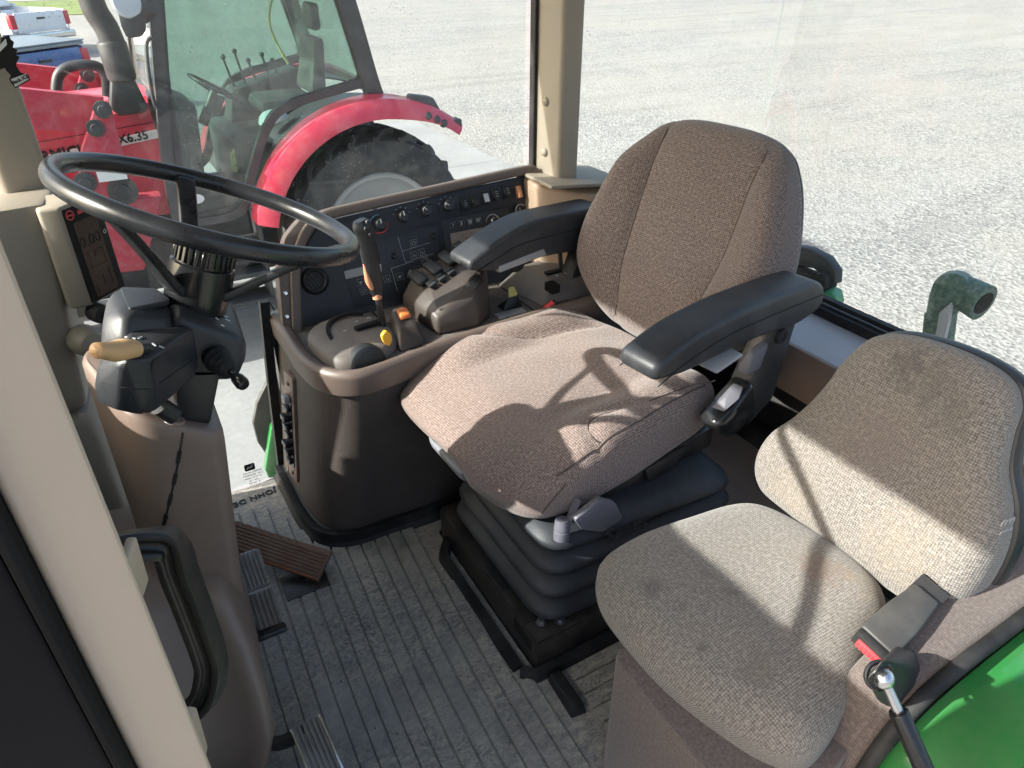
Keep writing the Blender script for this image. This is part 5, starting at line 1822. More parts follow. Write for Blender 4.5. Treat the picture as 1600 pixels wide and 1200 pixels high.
# small display on the front corner
DS = T('digital_display', 'tall beige-cased digital display on the front corner panel', 'display', (0.07, -1.5, 0.68))
A_, B_, C_ = V((0.113, -1.472, 0)), V((0.079, -1.468, 0)), V((0.012, -1.535, 0))
s = BM()
hull(s, [V((p.x + dx, p.y, z)) for p in (A_, B_, C_, V((0.13, -1.56, 0)), V((0.04, -1.58, 0))) for z, dx in ((0.685, 0.004), (0.878, 0))], 0.006, 3)
P_(DS, 'case', s, M['beige2'])
df = frame((B_ + C_) / 2 + V((0.002, 0, 0.782)), (C_ - B_), (0, 0, 1))
s = BM()
prism(s, fillet([(-0.043, -0.092), (0.043, -0.092), (0.043, 0.09), (-0.043, 0.09)], 0.004, 3), -0.002, 0.0022, df, 0.001)
fc = P_(DS, 'face', s, M['blackprint'])
s = BM()
prism(s, fillet([(-0.03, -0.085), (0.026, -0.085), (0.026, 0.062), (-0.03, 0.062)], 0.004, 3), 0.0024, 0.0034, df)
lcd = P_(DS, 'lcd', s, M['lcdbrown'])
s = BM()
text(s, '0.00', 0.03, df @ Matrix.Translation((-0.004, 0.022, 0.0036)), 0.0003)
sweep(s, [df @ V(q) for q in ((-0.02, -0.028, 0.0036), (0.016, -0.028, 0.0036), (0.016, 0.002, 0.0036), (-0.02, 0.002, 0.0036))], 0.0005, closed=True)
text(s, 'P', 0.014, df @ Matrix.Translation((-0.003, -0.006, 0.0036)), 0.0003)
for (x, y0, y1) in ((-0.022, -0.08, -0.06), (-0.002, -0.07, -0.05), (0.016, -0.075, -0.04)):
    sweep(s, [df @ V((x, y0, 0.0036)), df @ V((x, y1, 0.0036))], 0.0006)
P_(lcd, 'lcd_digits', s, M['blackprint'])
s = BM()
sweep(s, [df @ V((-0.03 + 0.008 * math.cos(2 * PI * k / 16), 0.077 + 0.008 * math.sin(2 * PI * k / 16), 0.0026)) for k in range(16)], 0.0014, closed=True)
box(s, -0.036, -0.024, 0.0755, 0.0785, 0.0024, 0.003, mtx=df)
box(s, -0.012, 0.0, 0.073, 0.080, 0.0024, 0.003, mtx=df)
P_(fc, 'warning_lamps', s, M['redplastic'])
s = BM()
for y in (0.025,):
    sweep(s, [df @ V((0.0345 + 0.003 * math.cos(2 * PI * k / 8), y + 0.004 * math.sin(2 * PI * k / 8), 0.0026)) for k in range(8)], 0.0008, closed=True)
P_(fc, 'face_symbols', s, M['white'])
# air freshener on the front post
AF = T('air_freshener', 'black tree-shaped air freshener hanging on the front post', 'air freshener', (0.08, -1.5, 1.05))
afp = [(0, 75), (2, 58), (14, 55), (17, 62), (22, 66), (20, 74), (27, 78), (25, 86), (31, 89), (27, 96), (25, 102), (32, 113), (45, 118), (47, 125), (24, 138), (14, 124), (17, 118), (11, 112), (7, 106), (0, 109), (-8, 100), (-10, 80)]
pts = [at(u, v, 'y', -1.5) for u, v in afp]
s = BM()
prism(s, [(p.x, p.z) for p in pts], 0, 0.0025, frame((0, -1.5, 0), (1, 0, 0), z=(0, -1, 0)))
cardp = P_(AF, 'card', s, M['blackprint'])
s = BM()
for (q0, q1, q2, q3) in (((17, 124), (41, 115), (45, 124), (24, 136)), ((-4, 75), (9, 60), (11, 70), (-3, 84))):
    qq = [at(u, v, 'y', -1.4985) for u, v in (q0, q1, q2, q3)]
    prism(s, [(p.x, p.z) for p in qq], 0, 0.0006, frame((0, -1.4992, 0), (1, 0, 0), z=(0, -1, 0)))
lb = P_(cardp, 'card_label', s, M['white'])
s = BM()
o_ = at(31, 124.5, 'y', -1.4965)
dx_ = at(43, 119, 'y', -1.4965) - at(19, 130, 'y', -1.4965)
text(s, 'Black ICE', 0.0075, frame(o_, dx_, z=(0, 1, 0)), 0.0002, 0.0003)
P_(cardp, 'card_lettering', s, M['blackprint'])
s = BM()
sweep(s, cr([at(4, 58, 'y', -1.5), at(0, 30, 'y', -1.51), at(-4, 0, 'y', -1.52), V((0.07, -1.55, 1.3))], 6), 0.001)
P_(AF, 'string', s, M['white'])

# ------------------------------------------------------------------ driver's seat, turned a little towards the door
SO = V((-1.04, -1.165, 0.0))
SY = R(8)
SM = rz(SY, SO)                        # local x forward, y to the seat's left
DS_ = T('driver_seat', 'brown cloth driver seat with black armrests on charcoal rubber bellows', 'driver seat', tuple(SO))


def sg(m):
    return lambda p: m @ p


def mirror(pts):
    return pts + [(a, -b) for a, b in pts[::-1]]


half = [(0.585, 0.0), (0.583, 0.10), (0.572, 0.18), (0.545, 0.235), (0.50, 0.262), (0.42, 0.272), (0.30, 0.272), (0.18, 0.262), (0.06, 0.25), (0.0, 0.225), (-0.02, 0.15), (-0.03, 0.05)]
out = [p.to_2d() for p in cr([(a, b, 0) for a, b in half] + [(a, -b, 0) for a, b in half[:0:-1]], 10, True)]


NEAR = cr([(0.0, 0.238, 0), (0.13, 0.234, 0), (0.25, 0.222, 0), (0.33, 0.205, 0), (0.368, 0.203, 0), (0.386, 0.217, 0), (0.394, 0.24, 0), (0.397, 0.262, 0)], 8)
FAR = cr([(0.0, -0.115, 0), (0.12, -0.135, 0), (0.228, -0.158, 0), (0.30, -0.195, 0), (0.345, -0.245, 0)], 8)


def seamdist(a, b):
    return min(math.hypot(p.x - a, p.y - b) for p in (NEAR if b > 0 else FAR))


def cush(a, b):
    ab = abs(b)
    h = 0.028 * sm(0.12, 0.2, ab) * sm(0.50, 0.34, a) * sm(-0.02, 0.12, a)
    h += 0.010 * math.cos(min(1, ab / 0.14) * PI / 2) * sm(0.02, 0.15, a)
    h -= 0.046 * sm(0.38, 0.60, a) ** 1.3
    h -= 0.012 * sm(0.1, -0.03, a)
    if -0.02 < a < 0.43:
        h -= 0.010 * math.exp(-(seamdist(a, b) / 0.012) ** 1.4) * sm(0.0, 0.05, a)
    h += 0.0022 * math.sin(a * 31 + b * 17) * math.sin(b * 23 - a * 9)
    return h


ZC = 0.462


def cplace(p):
    # the underside is cut away over the lift bar at the front
    k = sm(0.33, 0.47, p.x) * sm(0.09, 0.05, p.y) * sm(-0.25, -0.19, p.y)
    z = p.z if p.z > -0.055 else p.z + (-0.055 + (p.z + 0.055) * 0.3 - p.z) * k
    return SM @ V((p.x, p.y, ZC + z))


s = pad(out, 0.132, 0.05, 0.035, cush, cplace, rings=44)
CU = P_(DS_, 'cushion', s, DRV, sharp=180)
M['thread'] = mat('brown seam thread', (0.07, 0.048, 0.04), 0.9, gb=0)
for run_ in (NEAR, FAR):
    s = BM()
    sweep(s, [SM @ V((p.x, p.y, ZC + cush(p.x, p.y) + 0.0008)) for p in run_ if p.x > 0.015 and abs(p.y) < 0.235 or p.y > 0 and p.x > 0.015 and p.y < 0.255], 0.0013)
    P_(CU, 'seam', s, M['thread'])
outs_ = list(out)
rim_ = [p for p in out]
for sgn in (1, -1):
    run = []
    for p in sorted([p for p in outs_ if p.y * sgn > 0.2 and 0.05 < p.x < 0.5], key=lambda p: p.x):
        d = V((0, -sgn)) if p.x < 0.5 else (V((0.2, 0)) - p).normalized()
        q = p + d * 0.0155
        run.append(SM @ V((q.x, q.y, ZC - 0.0125 + cush(q.x, q.y) * 0.85 + 0.001)))
    s = BM()
    sweep(s, run, 0.0015)
    P_(CU, 'side_piping', s, M['thread'])
bpy.context.view_layer.update()
cs_ = [p for p in (on(CU, u, v, 0.0004) for u, v in ((884, 756), (874, 768), (864, 780), (854, 792), (846, 803), (840, 812))) if p]
if len(cs_) > 2:
    s = BM()
    sweep(s, cs_, 0.0012)
    P_(CU, 'corner_seam', s, M['thread'])

# backrest: local frame at the rear of the cushion, leaning 18 degrees
LEAN = R(18)
bf_ = SM @ Matrix.Translation((0.018, 0, ZC - 0.012))
BK = bf_ @ frame((0, 0, 0), (0, 1, 0), z=(math.cos(LEAN), 0, math.sin(LEAN)))      # x = left, y = up the back, z = out of the back
halfb = [(0.0, 0.0), (0.10, 0.006), (0.17, 0.03), (0.225, 0.085), (0.262, 0.16), (0.272, 0.24), (0.258, 0.32), (0.228, 0.405), (0.196, 0.463), (0.157, 0.503), (0.09, 0.522), (0.0, 0.526)]
outb = [p.to_2d() for p in cr([(x + 0.008, y, 0) for x, y in halfb] + [(-x + 0.012, y, 0) for x, y in halfb[-2:0:-1]], 9, True)]


def bseam(y):
    return 0.105 + 0.03 * sm(0.0, 0.3, y) + 0.0 * y


def backf(x, y):
    x -= 0.014
    ax = abs(x)
    h = 0.045 * sm(0.10, 0.24, ax) * sm(-0.05, 0.16, y) * sm(0.55, 0.38, y)
    h += 0.018 * math.exp(-((y - 0.15) / 0.10) ** 2) - 0.02 * sm(0.38, 0.53, y)
    d = ax - bseam(y)
    h -= 0.009 * math.exp(-(abs(d) / 0.012) ** 1.4)
    h += 0.0018 * math.sin(x * 27 + y * 19) * math.sin(y * 21)
    return h


def bplace(p):
    q = p.copy()
    q.z += 0.05 * (p.y - 0.25) ** 2 * 1.2
    return BK @ q


s = pad(outb, 0.10, 0.05, 0.03, backf, bplace, rings=44)
BR = P_(DS_, 'backrest', s, DRVB, sharp=180)
for sg_ in (1, -1):
    pts = []
    for k in range(40):
        y = 0.035 + 0.455 * k / 39
        x = sg_ * bseam(y) + 0.014
        pts.append(bplace(V((x, y, backf(x, y) + 0.0006))))
    s = BM()
    sweep(s, pts, 0.0013)
    P_(BR, 'seam', s, M['thread'])
s = BM()
outs = [V((p.x * 0.955 - 0.004, 0.02 + p.y * 0.955)) for p in outb]
prism(s, [(p.x, p.y) for p in outs], -0.125, -0.085, BK, 0.02, 3)
P_(BR, 'back_shell', s, M['black'])

# armrests: arched vinyl pads in the side plane
def armrest(b0, b1, lab, tip, dz, h):
    prof = fillet([(tip, 0.642 + dz - h * 0.5), (tip, 0.672 + dz - h), (tip - 0.085, 0.700 + dz - h * 0.6), (0.14, 0.712 + dz), (-0.10, 0.702 + dz), (-0.14, 0.68 + dz), (-0.145, 0.63 + dz), (-0.07, 0.612 - h + dz), (0.12, 0.632 - h + dz), (tip - 0.075, 0.628 - h + dz)], [0.02, 0.02, 0.1, 0.1, 0.04, 0.04, 0.05, 0.09, 0.06, 0.04], 6)
    s = BM()
    prism(s, [(p.x, p.y) for p in prof], 0, b1 - b0, SM @ frame((0, b1, 0), (1, 0, 0), z=(0, -1, 0)), 0.017, 4)
    a = P_(DS_, 'armrest', s, M['vinyl'], lab, sharp=50)
    s = BM()
    for b_ in (b0 - 0.0006, b1 + 0.0006):
        pl = [SM @ V((p[0], b_, p[1])) for p in cr([(tip - 0.01, 0.632 + dz - h * 0.5, 0), (tip - 0.085, 0.655 + dz - h * 0.5, 0), (0.15, 0.672 + dz - h * 0.5, 0), (-0.13, 0.664 + dz - h * 0.5, 0)], 6)]
        sweep(s, pl, 0.0012)
    P_(a, 'armrest_seam', s, M['rubber'])
    return a


aL = armrest(0.262, 0.352, 'near black armrest with a grey label under it', 0.372, 0.0, 0.0)
aR = armrest(-0.352, -0.262, 'far black armrest beside the switch panel', 0.322, -0.003, 0.02)
s = BM()
hull(s, [(x, y, z) for x, z in ((0.21, 0.606), (0.13, 0.618), (0.20, 0.598), (0.12, 0.61)) for y in (0.30, 0.357)], 0.004, 2, SM)
P_(aL, 'grey_label', s, M['sticker'])
s = BM()
hull(s, [(x, y, z) for x, z in ((0.24, 0.62), (0.10, 0.63), (0.24, 0.603), (0.09, 0.612)) for y in (-0.30, -0.2585)], 0.003, 2, SM)
P_(aR, 'grey_label', s, M['sticker'])
s = BM()
lathe(s, [(0, 0.018), (0.02, 0.014), (0.022, -0.02), (0, -0.02)], SM @ frame((0.16, -0.30, 0.596), (1, 0, 0), z=(0.2, 0.7, -0.3)), 18)
P_(aR, 'adjuster_knob', s, M['black'])
for sgn in (1, -1):
    s = BM()      # armrest carriers
    hull(s, [(x, y, z) for x, z in ((-0.05, 0.63), (-0.13, 0.63), (0.03, 0.44), (-0.10, 0.40), (-0.02, 0.36)) for y in (sgn * 0.265, sgn * 0.315)], 0.01, 2, SM)
    cr_ = P_(DS_, 'armrest_carrier', s, M['black'])
    if sgn > 0:
        s = BM()
        lathe(s, [(0, 0.004), (0.010, 0.004), (0.0115, 0.007), (0.0165, 0.007), (0.018, 0.0)], SM @ frame((-0.065, 0.316, 0.575), (1, 0, 0), z=(0, 1, 0)), 24)
        P_(cr_, 'pivot_cap', s, M['rubber'])
# belt retractor, recline lever
s = BM()
hull(s, [(0.135, 0.275, 0.43), (0.015, 0.275, 0.495), (0.07, 0.275, 0.37), (-0.02, 0.275, 0.40), (0.135, 0.33, 0.435), (0.02, 0.33, 0.50), (0.075, 0.335, 0.375), (-0.015, 0.335, 0.405), (0.10, 0.34, 0.46)], 0.014, 3, SM)
rt = P_(DS_, 'belt_retractor', s, M['shiny'], 'glossy black belt retractor with torn cover')
s = BM()
hull(s, [(0.115, 0.30, 0.46), (0.075, 0.30, 0.478), (0.112, 0.33, 0.463), (0.075, 0.335, 0.482), (0.09, 0.315, 0.484), (0.05, 0.30, 0.495), (0.05, 0.325, 0.497)], 0.003, 2, SM)
P_(rt, 'torn_cover', s, M['greylever'])
s = BM()
hull(s, [(0.03, 0.285, 0.51), (-0.005, 0.285, 0.515), (0.025, 0.30, 0.555), (-0.02, 0.30, 0.575), (0.03, 0.315, 0.51), (-0.01, 0.32, 0.515), (0.02, 0.315, 0.56), (-0.025, 0.32, 0.575)], 0.005, 2, SM)
P_(DS_, 'recline_lever', s, M['greylever'])
# grey lift bar under the front edge, two levers at the near front corner
s = BM()
q0, q1 = at(678, 684, 'x', -0.487), at(730, 742, 'x', -0.487)
sweep(s, [q0, q0.lerp(q1, 0.1), q0.lerp(q1, 0.9), q1], [(p.x, p.y) for p in fillet([(-0.015, -0.014), (0.015, -0.014), (0.015, 0.014), (-0.015, 0.014)], 0.008, 4)], up=(0.3, 0, 1), scale=[0.7, 1, 1, 0.8])
P_(DS_, 'lift_bar', s, mat('blue-grey bar', (0.2, 0.21, 0.24), 0.45, dust_amt=0.2))
s = BM()
q = at(878, 826, 'y', -0.81)
lathe(s, [(0, -0.022), (0.0135, -0.02), (0.015, -0.006), (0.0155, 0.0), (0.0145, 0.001), (0.0145, 0.004), (0.0155, 0.005), (0.015, 0.022), (0, 0.024)], frame(q, (1, 0, 0), z=(0.15, 0.2, -1)), 20)
hull(s, [q + V(d) for d in ((-0.01, -0.005, 0.0), (-0.045, -0.03, 0.03), (-0.05, -0.01, 0.03), (-0.01, 0.01, 0.0), (-0.01, -0.005, 0.014), (-0.045, -0.03, 0.04), (-0.05, -0.01, 0.04), (-0.01, 0.01, 0.014))], 0.003)
P_(DS_, 'slide_lever', s, M['greylever'])
s = BM()
pl = [at(u, v, 'y', -0.80) for u, v in ((893, 808), (935, 776), (958, 782), (970, 806), (938, 828), (905, 824))]
prism(s, fillet([(p.x, p.z) for p in pl], 0.008, 3), 0, 0.016, frame((0, -0.79, 0), (1, 0, 0), z=(0, -1, 0)), 0.004)
P_(DS_, 'height_lever', s, M['greylever'])
# suspension: black plates, folded rubber bellows, base box bolted to the floor
s = BM()
box(s, 0.03, 0.50, -0.22, 0.22, 0.305, 0.36, 0.006, mtx=SM)
box(s, 0.02, 0.46, 0.222, 0.255, 0.29, 0.345, 0.004, mtx=SM)
hull(s, [(x, y, z) for x, z in ((0.16, 0.30), (0.24, 0.30), (0.13, 0.345), (0.26, 0.345)) for y in (0.256, 0.268)], 0.003, 2, SM)
box(s, 0.29, 0.30, 0.235, 0.25, 0.23, 0.32, 0.002, mtx=SM)
P_(DS_, 'seat_rail', s, M['steel'])
BX = rz(0, (-0.79, -0.995, 0))
s = BM()
rings = []


def rrect(hx, hy, r, cxs=0.0):
    return [V((p.x, p.y, 0)) for p in fillet([(-hx, -hy), (hx, -hy), (hx, hy), (-hx, hy)], r, 7)]


zz, hx0, hy0_ = 0.105, 0.262, 0.205
prof = []
for k in range(4):
    z0 = 0.105 + 0.052 * k
    e = -0.006 * k
    prof += [(z0, -0.030 + e), (z0 + 0.003, -0.008 + e), (z0 + 0.009, 0.004 + e), (z0 + 0.018, 0.009 + e), (z0 + 0.03, 0.004 + e), (z0 + 0.044, -0.022 + e), (z0 + 0.049, -0.036 + e)]
for z, d in prof:
    tilt = (z - 0.105) / 0.22
    rings.append([BX @ V((p.x, p.y, z + tilt * 0.02 * p.x / 0.26)) for p in rrect(hx0 + d, hy0_ + d, 0.07)])
loft(s, rings)
BL = P_(DS_, 'bellows', s, M['bellows'], sharp=70)
s = BM()
text(s, 'Sears', 0.05, frame((-0.72, -0.7915 + 0.0035, 0.288), (-1, 0, -0.03), z=(0, 1, 0.1)) @ Matrix.Translation((0, 0, -0.001)), 0.0012, 0.0004)
P_(BL, 'moulded_script', s, M['bellows'])
s = BM()
x0, x1, y0, y1 = -1.07, -0.508, -1.235, -0.778
box(s, x0, x1, y1 - 0.006, y1, 0.0, 0.088)
box(s, x1 - 0.006, x1, y0, y1 - 0.0065, 0.0, 0.088)
box(s, x0, x1 - 0.0065, y0, y1 - 0.0065, 0.078, 0.086)
box(s, x0, x1 + 0.0, y1 - 0.05, y1 - 0.001, 0.0885, 0.0945, 0.002)
box(s, x1 - 0.05, x1 - 0.0005, y0, y1 - 0.051, 0.0885, 0.0935, 0.002)
BS = P_(DS_, 'base_box', s, M['steel'])
s = BM()
box(s, x1 - 0.0, x1 + 0.0015, -0.87, -0.80, 0.045, 0.07)
P_(BS, 'slot', s, M['blackprint'])
s = BM()
for (x, y) in ((-0.575, -0.80), (-0.80, -0.80), (-0.54, -0.815)):
    cyl(s, (x, y, 0.0945), (x, y, 0.0965), 0.0115, seg=20)
    cyl(s, (x, y, 0.0965), (x, y, 0.104), 0.008, seg=6)
P_(BS, 'bolt', s, M['worn'])

# ------------------------------------------------------------------ passenger seat against the door sill
PS = T('passenger_seat', 'small grey-brown stained passenger seat beside the door sill', 'passenger seat', (-0.72, -0.5, 0))
PM = Matrix.Translation((-0.925, -0.50, 0))
ctl = [(0.40, -0.07), (0.398, 0.04), (0.374, 0.14), (0.345, 0.205), (0.30, 0.232), (0.2, 0.207), (0.1, 0.17), (0.02, 0.135), (-0.02, 0.08), (-0.025, -0.03), (0.0, -0.13), (0.06, -0.175), (0.16, -0.19), (0.27, -0.20), (0.345, -0.195), (0.388, -0.14)]
outp = [p.to_2d() for p in cr([(a, b_, 0) for a, b_ in ctl], 9, True)]


def pc(a, b_):
    h = 0.012 * math.cos(min(1, abs(b_) / 0.2) * PI / 2) - 0.03 * sm(0.26, 0.42, a) - 0.01 * sm(0.06, -0.02, a)
    h += 0.003 * math.sin(a * 19 + 1) * math.sin(b_ * 21 + a * 8) - 0.008 * math.exp(-((a - 0.2) ** 2 + (b_ - 0.02) ** 2) / 0.012)
    return h


ZP = 0.402
s = pad(outp, 0.10, 0.05, 0.03, pc, lambda p: PM @ V((p.x, p.y, ZP + p.z)), rings=34)
P_(PS, 'cushion', s, TRN, sharp=180)
L2 = R(14)
PB = PM @ Matrix.Translation((-0.0, 0.0, ZP - 0.01)) @ frame((0, 0, 0), (0, 1, 0), z=(math.cos(L2), 0, math.sin(L2)))
cb = [(-0.13, -0.01), (0.0, -0.016), (0.12, -0.012), (0.185, 0.01), (0.212, 0.065), (0.21, 0.14), (0.19, 0.20), (0.158, 0.25), (0.142, 0.30), (0.132, 0.345), (0.10, 0.375), (0.03, 0.383), (-0.055, 0.372), (-0.105, 0.345), (-0.13, 0.29), (-0.142, 0.235), (-0.165, 0.165), (-0.192, 0.11), (-0.196, 0.05), (-0.175, 0.008)]
outpb = [p.to_2d() for p in cr([(a, b_, 0) for a, b_ in cb], 8, True)]


def pbk(x, y):
    h = 0.015 * math.exp(-((y - 0.1) / 0.09) ** 2) - 0.012 * sm(0.28, 0.39, y) + 0.012 * sm(0.09, 0.19, abs(x)) * sm(0.26, 0.12, y)
    return h + 0.002 * math.sin(x * 22) * math.sin(y * 25)


s = BM()
s = pad(outpb, 0.07, 0.038, 0.02, pbk, lambda p: PB @ V((p.x, p.y, p.z + 0.1 * (p.y - 0.2) ** 2)), rings=34)
pb_ = P_(PS, 'backrest', s, TRNB, sharp=180)
s = BM()
prism(s, [(p.x * 1.03, 0.005 + p.y * 0.995) for p in outpb], -0.095, -0.058, PB, 0.012, 2)
P_(pb_, 'back_shell', s, M['black'])
s = BM()       # knitted mesh side gusset
for k in range(9):
    for j in range(3):
        c_ = PB @ V((0.205 - 0.0012 * (k - 4) ** 2 * 0.5, 0.06 + 0.016 * k, -0.022 - 0.013 * j))
        sweep(s, [c_ + PB.to_3x3() @ V((0, 0.0062 * math.cos(2 * PI * q / 8), 0.0062 * math.sin(2 * PI * q / 8))) for q in range(8)], 0.0011, closed=True)
P_(pb_, 'mesh_gusset', s, M['sticker'], kind='stuff')
s = BM()
prism(s, fillet([(-0.50, -0.555), (-0.50, -0.25), (-0.66, -0.25), (-0.98, -0.34), (-0.98, -0.555)], [0.03, 0.02, 0.02, 0.02, 0.02], 4), 0.002, 0.322, Matrix.Identity(4), 0.006)
boxuv(s)
P_(PS, 'seat_box', s, MAUVE)

# ------------------------------------------------------------------ seat belt buckle
BB = T('seat_belt_buckle', 'grey seat belt buckle with red press button tucked beside the passenger seat', 'seat belt buckle', tuple(at(1400, 990, 'z', 0.43)))
c0 = at(1446, 930, 'z', 0.47)
c1 = at(1392, 982, 'z', 0.497)
bx = frame(c0, c1 - c0, z=(0.1, 0.25, 1))
Lb = (c1 - c0).length
s = BM()
hull(s, [(x, y, z) for x, w, h in ((0, 0.020, 0.009), (Lb * 0.5, 0.026, 0.013), (Lb, 0.027, 0.014)) for y in (-w, w) for z in (-h, h)], 0.005, 3, bx)
P_(BB, 'sheath', s, M['buckle'])
s = BM()
hull(s, [(x, y, z) for x, w, h in ((Lb, 0.026, 0.0135), (Lb + 0.014, 0.025, 0.012)) for y in (-w, w) for z in (-h, h)], 0.003, 2, bx)
bh = P_(BB, 'buckle_frame', s, M['rubber'])
s = BM()
hull(s, [(x, y, z) for x, w, h in ((Lb + 0.0125, 0.018, 0.007), (Lb + 0.0185, 0.017, 0.006)) for y in (-w, w) for z in (-h - 0.0, h)], 0.002, 2, bx)
for k in range(6):
    box(s, Lb + 0.0175, Lb + 0.020, -0.016 + 0.0058 * k, -0.0135 + 0.0058 * k, -0.005, 0.005, mtx=bx)
P_(bh, 'press_button', s, M['redplastic'])
s = BM()
sweep(s, [bx @ V((0.01, 0, 0)), bx @ V((-0.03, 0.0, -0.004)), bx @ V((-0.055, 0.0, -0.03)), bx @ V((-0.06, 0.0, -0.075))], [(-0.022, -0.0018), (0.022, -0.0018), (0.022, 0.0018), (-0.022, 0.0018)], up=bx.to_3x3() @ V((0.3, 0, 1)))
P_(BB, 'strap', s, M['darkgrey'])

# ------------------------------------------------------------------ gas strut of the door with its moulded bracket
e1 = at(1388, 1070, 'y', -0.232)
GS = T('gas_strut', 'black gas strut with bright ball end in a moulded bracket on the door sill', 'gas strut', tuple(e1))
s = BM()
bq = frame(e1 + V((0, -0.02, 0)), (-0.80, 0.15, -0.2), z=(0.35, 0.75, 0.55))
hull(s, [at(u, v, 'y', -0.244) for u, v in ((1354, 1062), (1380, 1030), (1408, 1040), (1422, 1076), (1400, 1104), (1372, 1098))] + [at(u, v, 'y', -0.275) for u, v in ((1352, 1055), (1402, 1008), (1420, 1012), (1472, 1048), (1468, 1062), (1400, 1112))], 0.004, 3)
P_(GS, 'bracket', s, M['black'])
s = BM()
lathe(s, [(0.013, 0.012), (0.017, 0.0135), (0.0185, 0.0125), (0.019, 0.010)], bq, 24)
P_(GS, 'socket_ring', s, M['shiny'])
s = BM()
bc = bq @ V((0, 0, 0.02))
ball(s, bc, 0.0125, 20)
e2 = EYE + (DIR + RGT * ((1470 - 800) / F) - UPV * ((1260 - 600) / F)) * (bc - EYE).dot(DIR) * 1.0
dd_ = (e2 - bc).normalized()
cyl(s, bc, bc + dd_ * 0.045, 0.0058, 0.0065, 14)
P_(GS, 'ball_end', s, M['chrome'])
s = BM()
cyl(s, bc + dd_ * 0.042, bc + dd_ * 0.45, 0.0115, seg=20, bev=0.002)
P_(GS, 'tube', s, M['shiny'])

# ------------------------------------------------------------------ grab handle on the door post
GH = T('grab_handle', 'black grooved grab handle on the near door post', 'grab handle', (0.03, -0.31, 0.93))
s = BM()
hp = [at(u, v, 'y', y) for u, v, y in ((180, 858, -0.335), (235, 850, -0.335), (266, 856, -0.335), (282, 900, -0.335), (305, 960, -0.335), (326, 1020, -0.335), (330, 1050, -0.333), (318, 1092, -0.332), (280, 1125, -0.332))]
sweep(s, cr(hp, 5), [(p.x, p.y) for p in fillet([(-0.0078, -0.008), (0.0078, -0.008), (0.0078, 0.008), (0.0032, 0.008), (0.0022, 0.005), (-0.0022, 0.005), (-0.0032, 0.008), (-0.0078, 0.008)], 0.0015, 2)], up=-DIR)
P_(GH, 'grip', s, mat('black handle plastic', (0.01, 0.01, 0.011), 0.38, dust_amt=0.08, spec=0.35), sharp=40)

# ------------------------------------------------------------------ pedals
def tread(s, fr, w, l, n, t=0.006, h=0.004):
    prism(s, fillet([(-w, 0), (w, 0), (w, l), (-w, l)], 0.008, 3), -t, 0, fr, 0.0015)
    for k in range(n):
        x = -w + 0.006 + (2 * w - 0.012) * k / (n - 1)
        box(s, x - 0.0026, x + 0.0026, 0.003, l - 0.003, 0, h, 0.0012, 1, fr)


AP = T('accelerator_pedal', 'rust-brown ribbed accelerator pedal hinged on the floor mat', 'accelerator pedal', (-0.13, -1.27, 0))
pa, pb2, pc_ = at(343, 826, 'z', 0.085), at(507, 878, 'z', 0.052), at(478, 898, 'z', 0.04)
af = frame(pa, pb2 - pa, z=(0.12, 0.35, 0.94))
La = (pb2 - pa).length
s = BM()
prism(s, fillet([(0, -0.034), (La, -0.036), (La, 0.036), (0, 0.03)], 0.006, 3), -0.014, 0.0, af, 0.003)
ap_ = P_(AP, 'pad', s, M['rust'])
s = BM()
for k in range(7):
    y = -0.03 + 0.0085 * k
    box(s, 0.004, La - 0.006, y - 0.0026, y + 0.0026, 0, 0.004, 0.001, 1, af)
for k in range(8):
    hull(s, [(x, y, z) for x, y in ((0.01 + 0.024 * k, 0.022), (0.026 + 0.024 * k, 0.022), (0.02 + 0.024 * k, 0.031), (0.004 + 0.024 * k, 0.031)) for z in (0, 0.004)], 0.001, 1, af)
P_(ap_, 'tread_ribs', s, M['rust'])
s = BM()
box(s, -0.004, 0.003, -0.034, 0.03, -0.014, 0.003, 0.002, mtx=af)
box(s, 0.0, La, -0.039, -0.035, -0.016, -0.002, 0.001, mtx=af)
P_(ap_, 'rusty_edge', s, M['rustpale'])
s = BM()
hull(s, [af @ V(q) for q in ((0.05, -0.026, -0.014), (La, -0.03, -0.014), (0.06, 0.02, -0.014), (La, 0.02, -0.014))] + [af @ V(q) for q in ((La - 0.01, -0.03, -0.03), (La - 0.01, 0.02, -0.03), (0.09, -0.02, -0.035), (0.09, 0.015, -0.035))], 0.002)
hq_ = af @ V((La - 0.02, 0, 0))
box(s, hq_.x - 0.01, hq_.x + 0.09, hq_.y - 0.03, hq_.y + 0.05, 0.003, 0.008, 0.002)
cyl(s, af @ V((La - 0.03, -0.045, -0.022)), af @ V((La - 0.03, 0.03, -0.022)), 0.006)
P_(AP, 'hinge_bracket', s, M['steel'])


def pedal(name, lab, p0, p1, wv, n, m, grp=None, seglen=None):
    t = T(name, lab, 'pedal', tuple((p0 + p1) / 2), grp)
    d = p1 - p0
    fr = frame(p0, wv, d)
    if fr.to_3x3().col[2].z < 0:
        fr = frame(p0, -V(wv), d)
    s = BM()
    tread(s, fr, V(wv).length, d.length, n)
    P_(t, 'pad', s, m)
    return t, fr, d.length


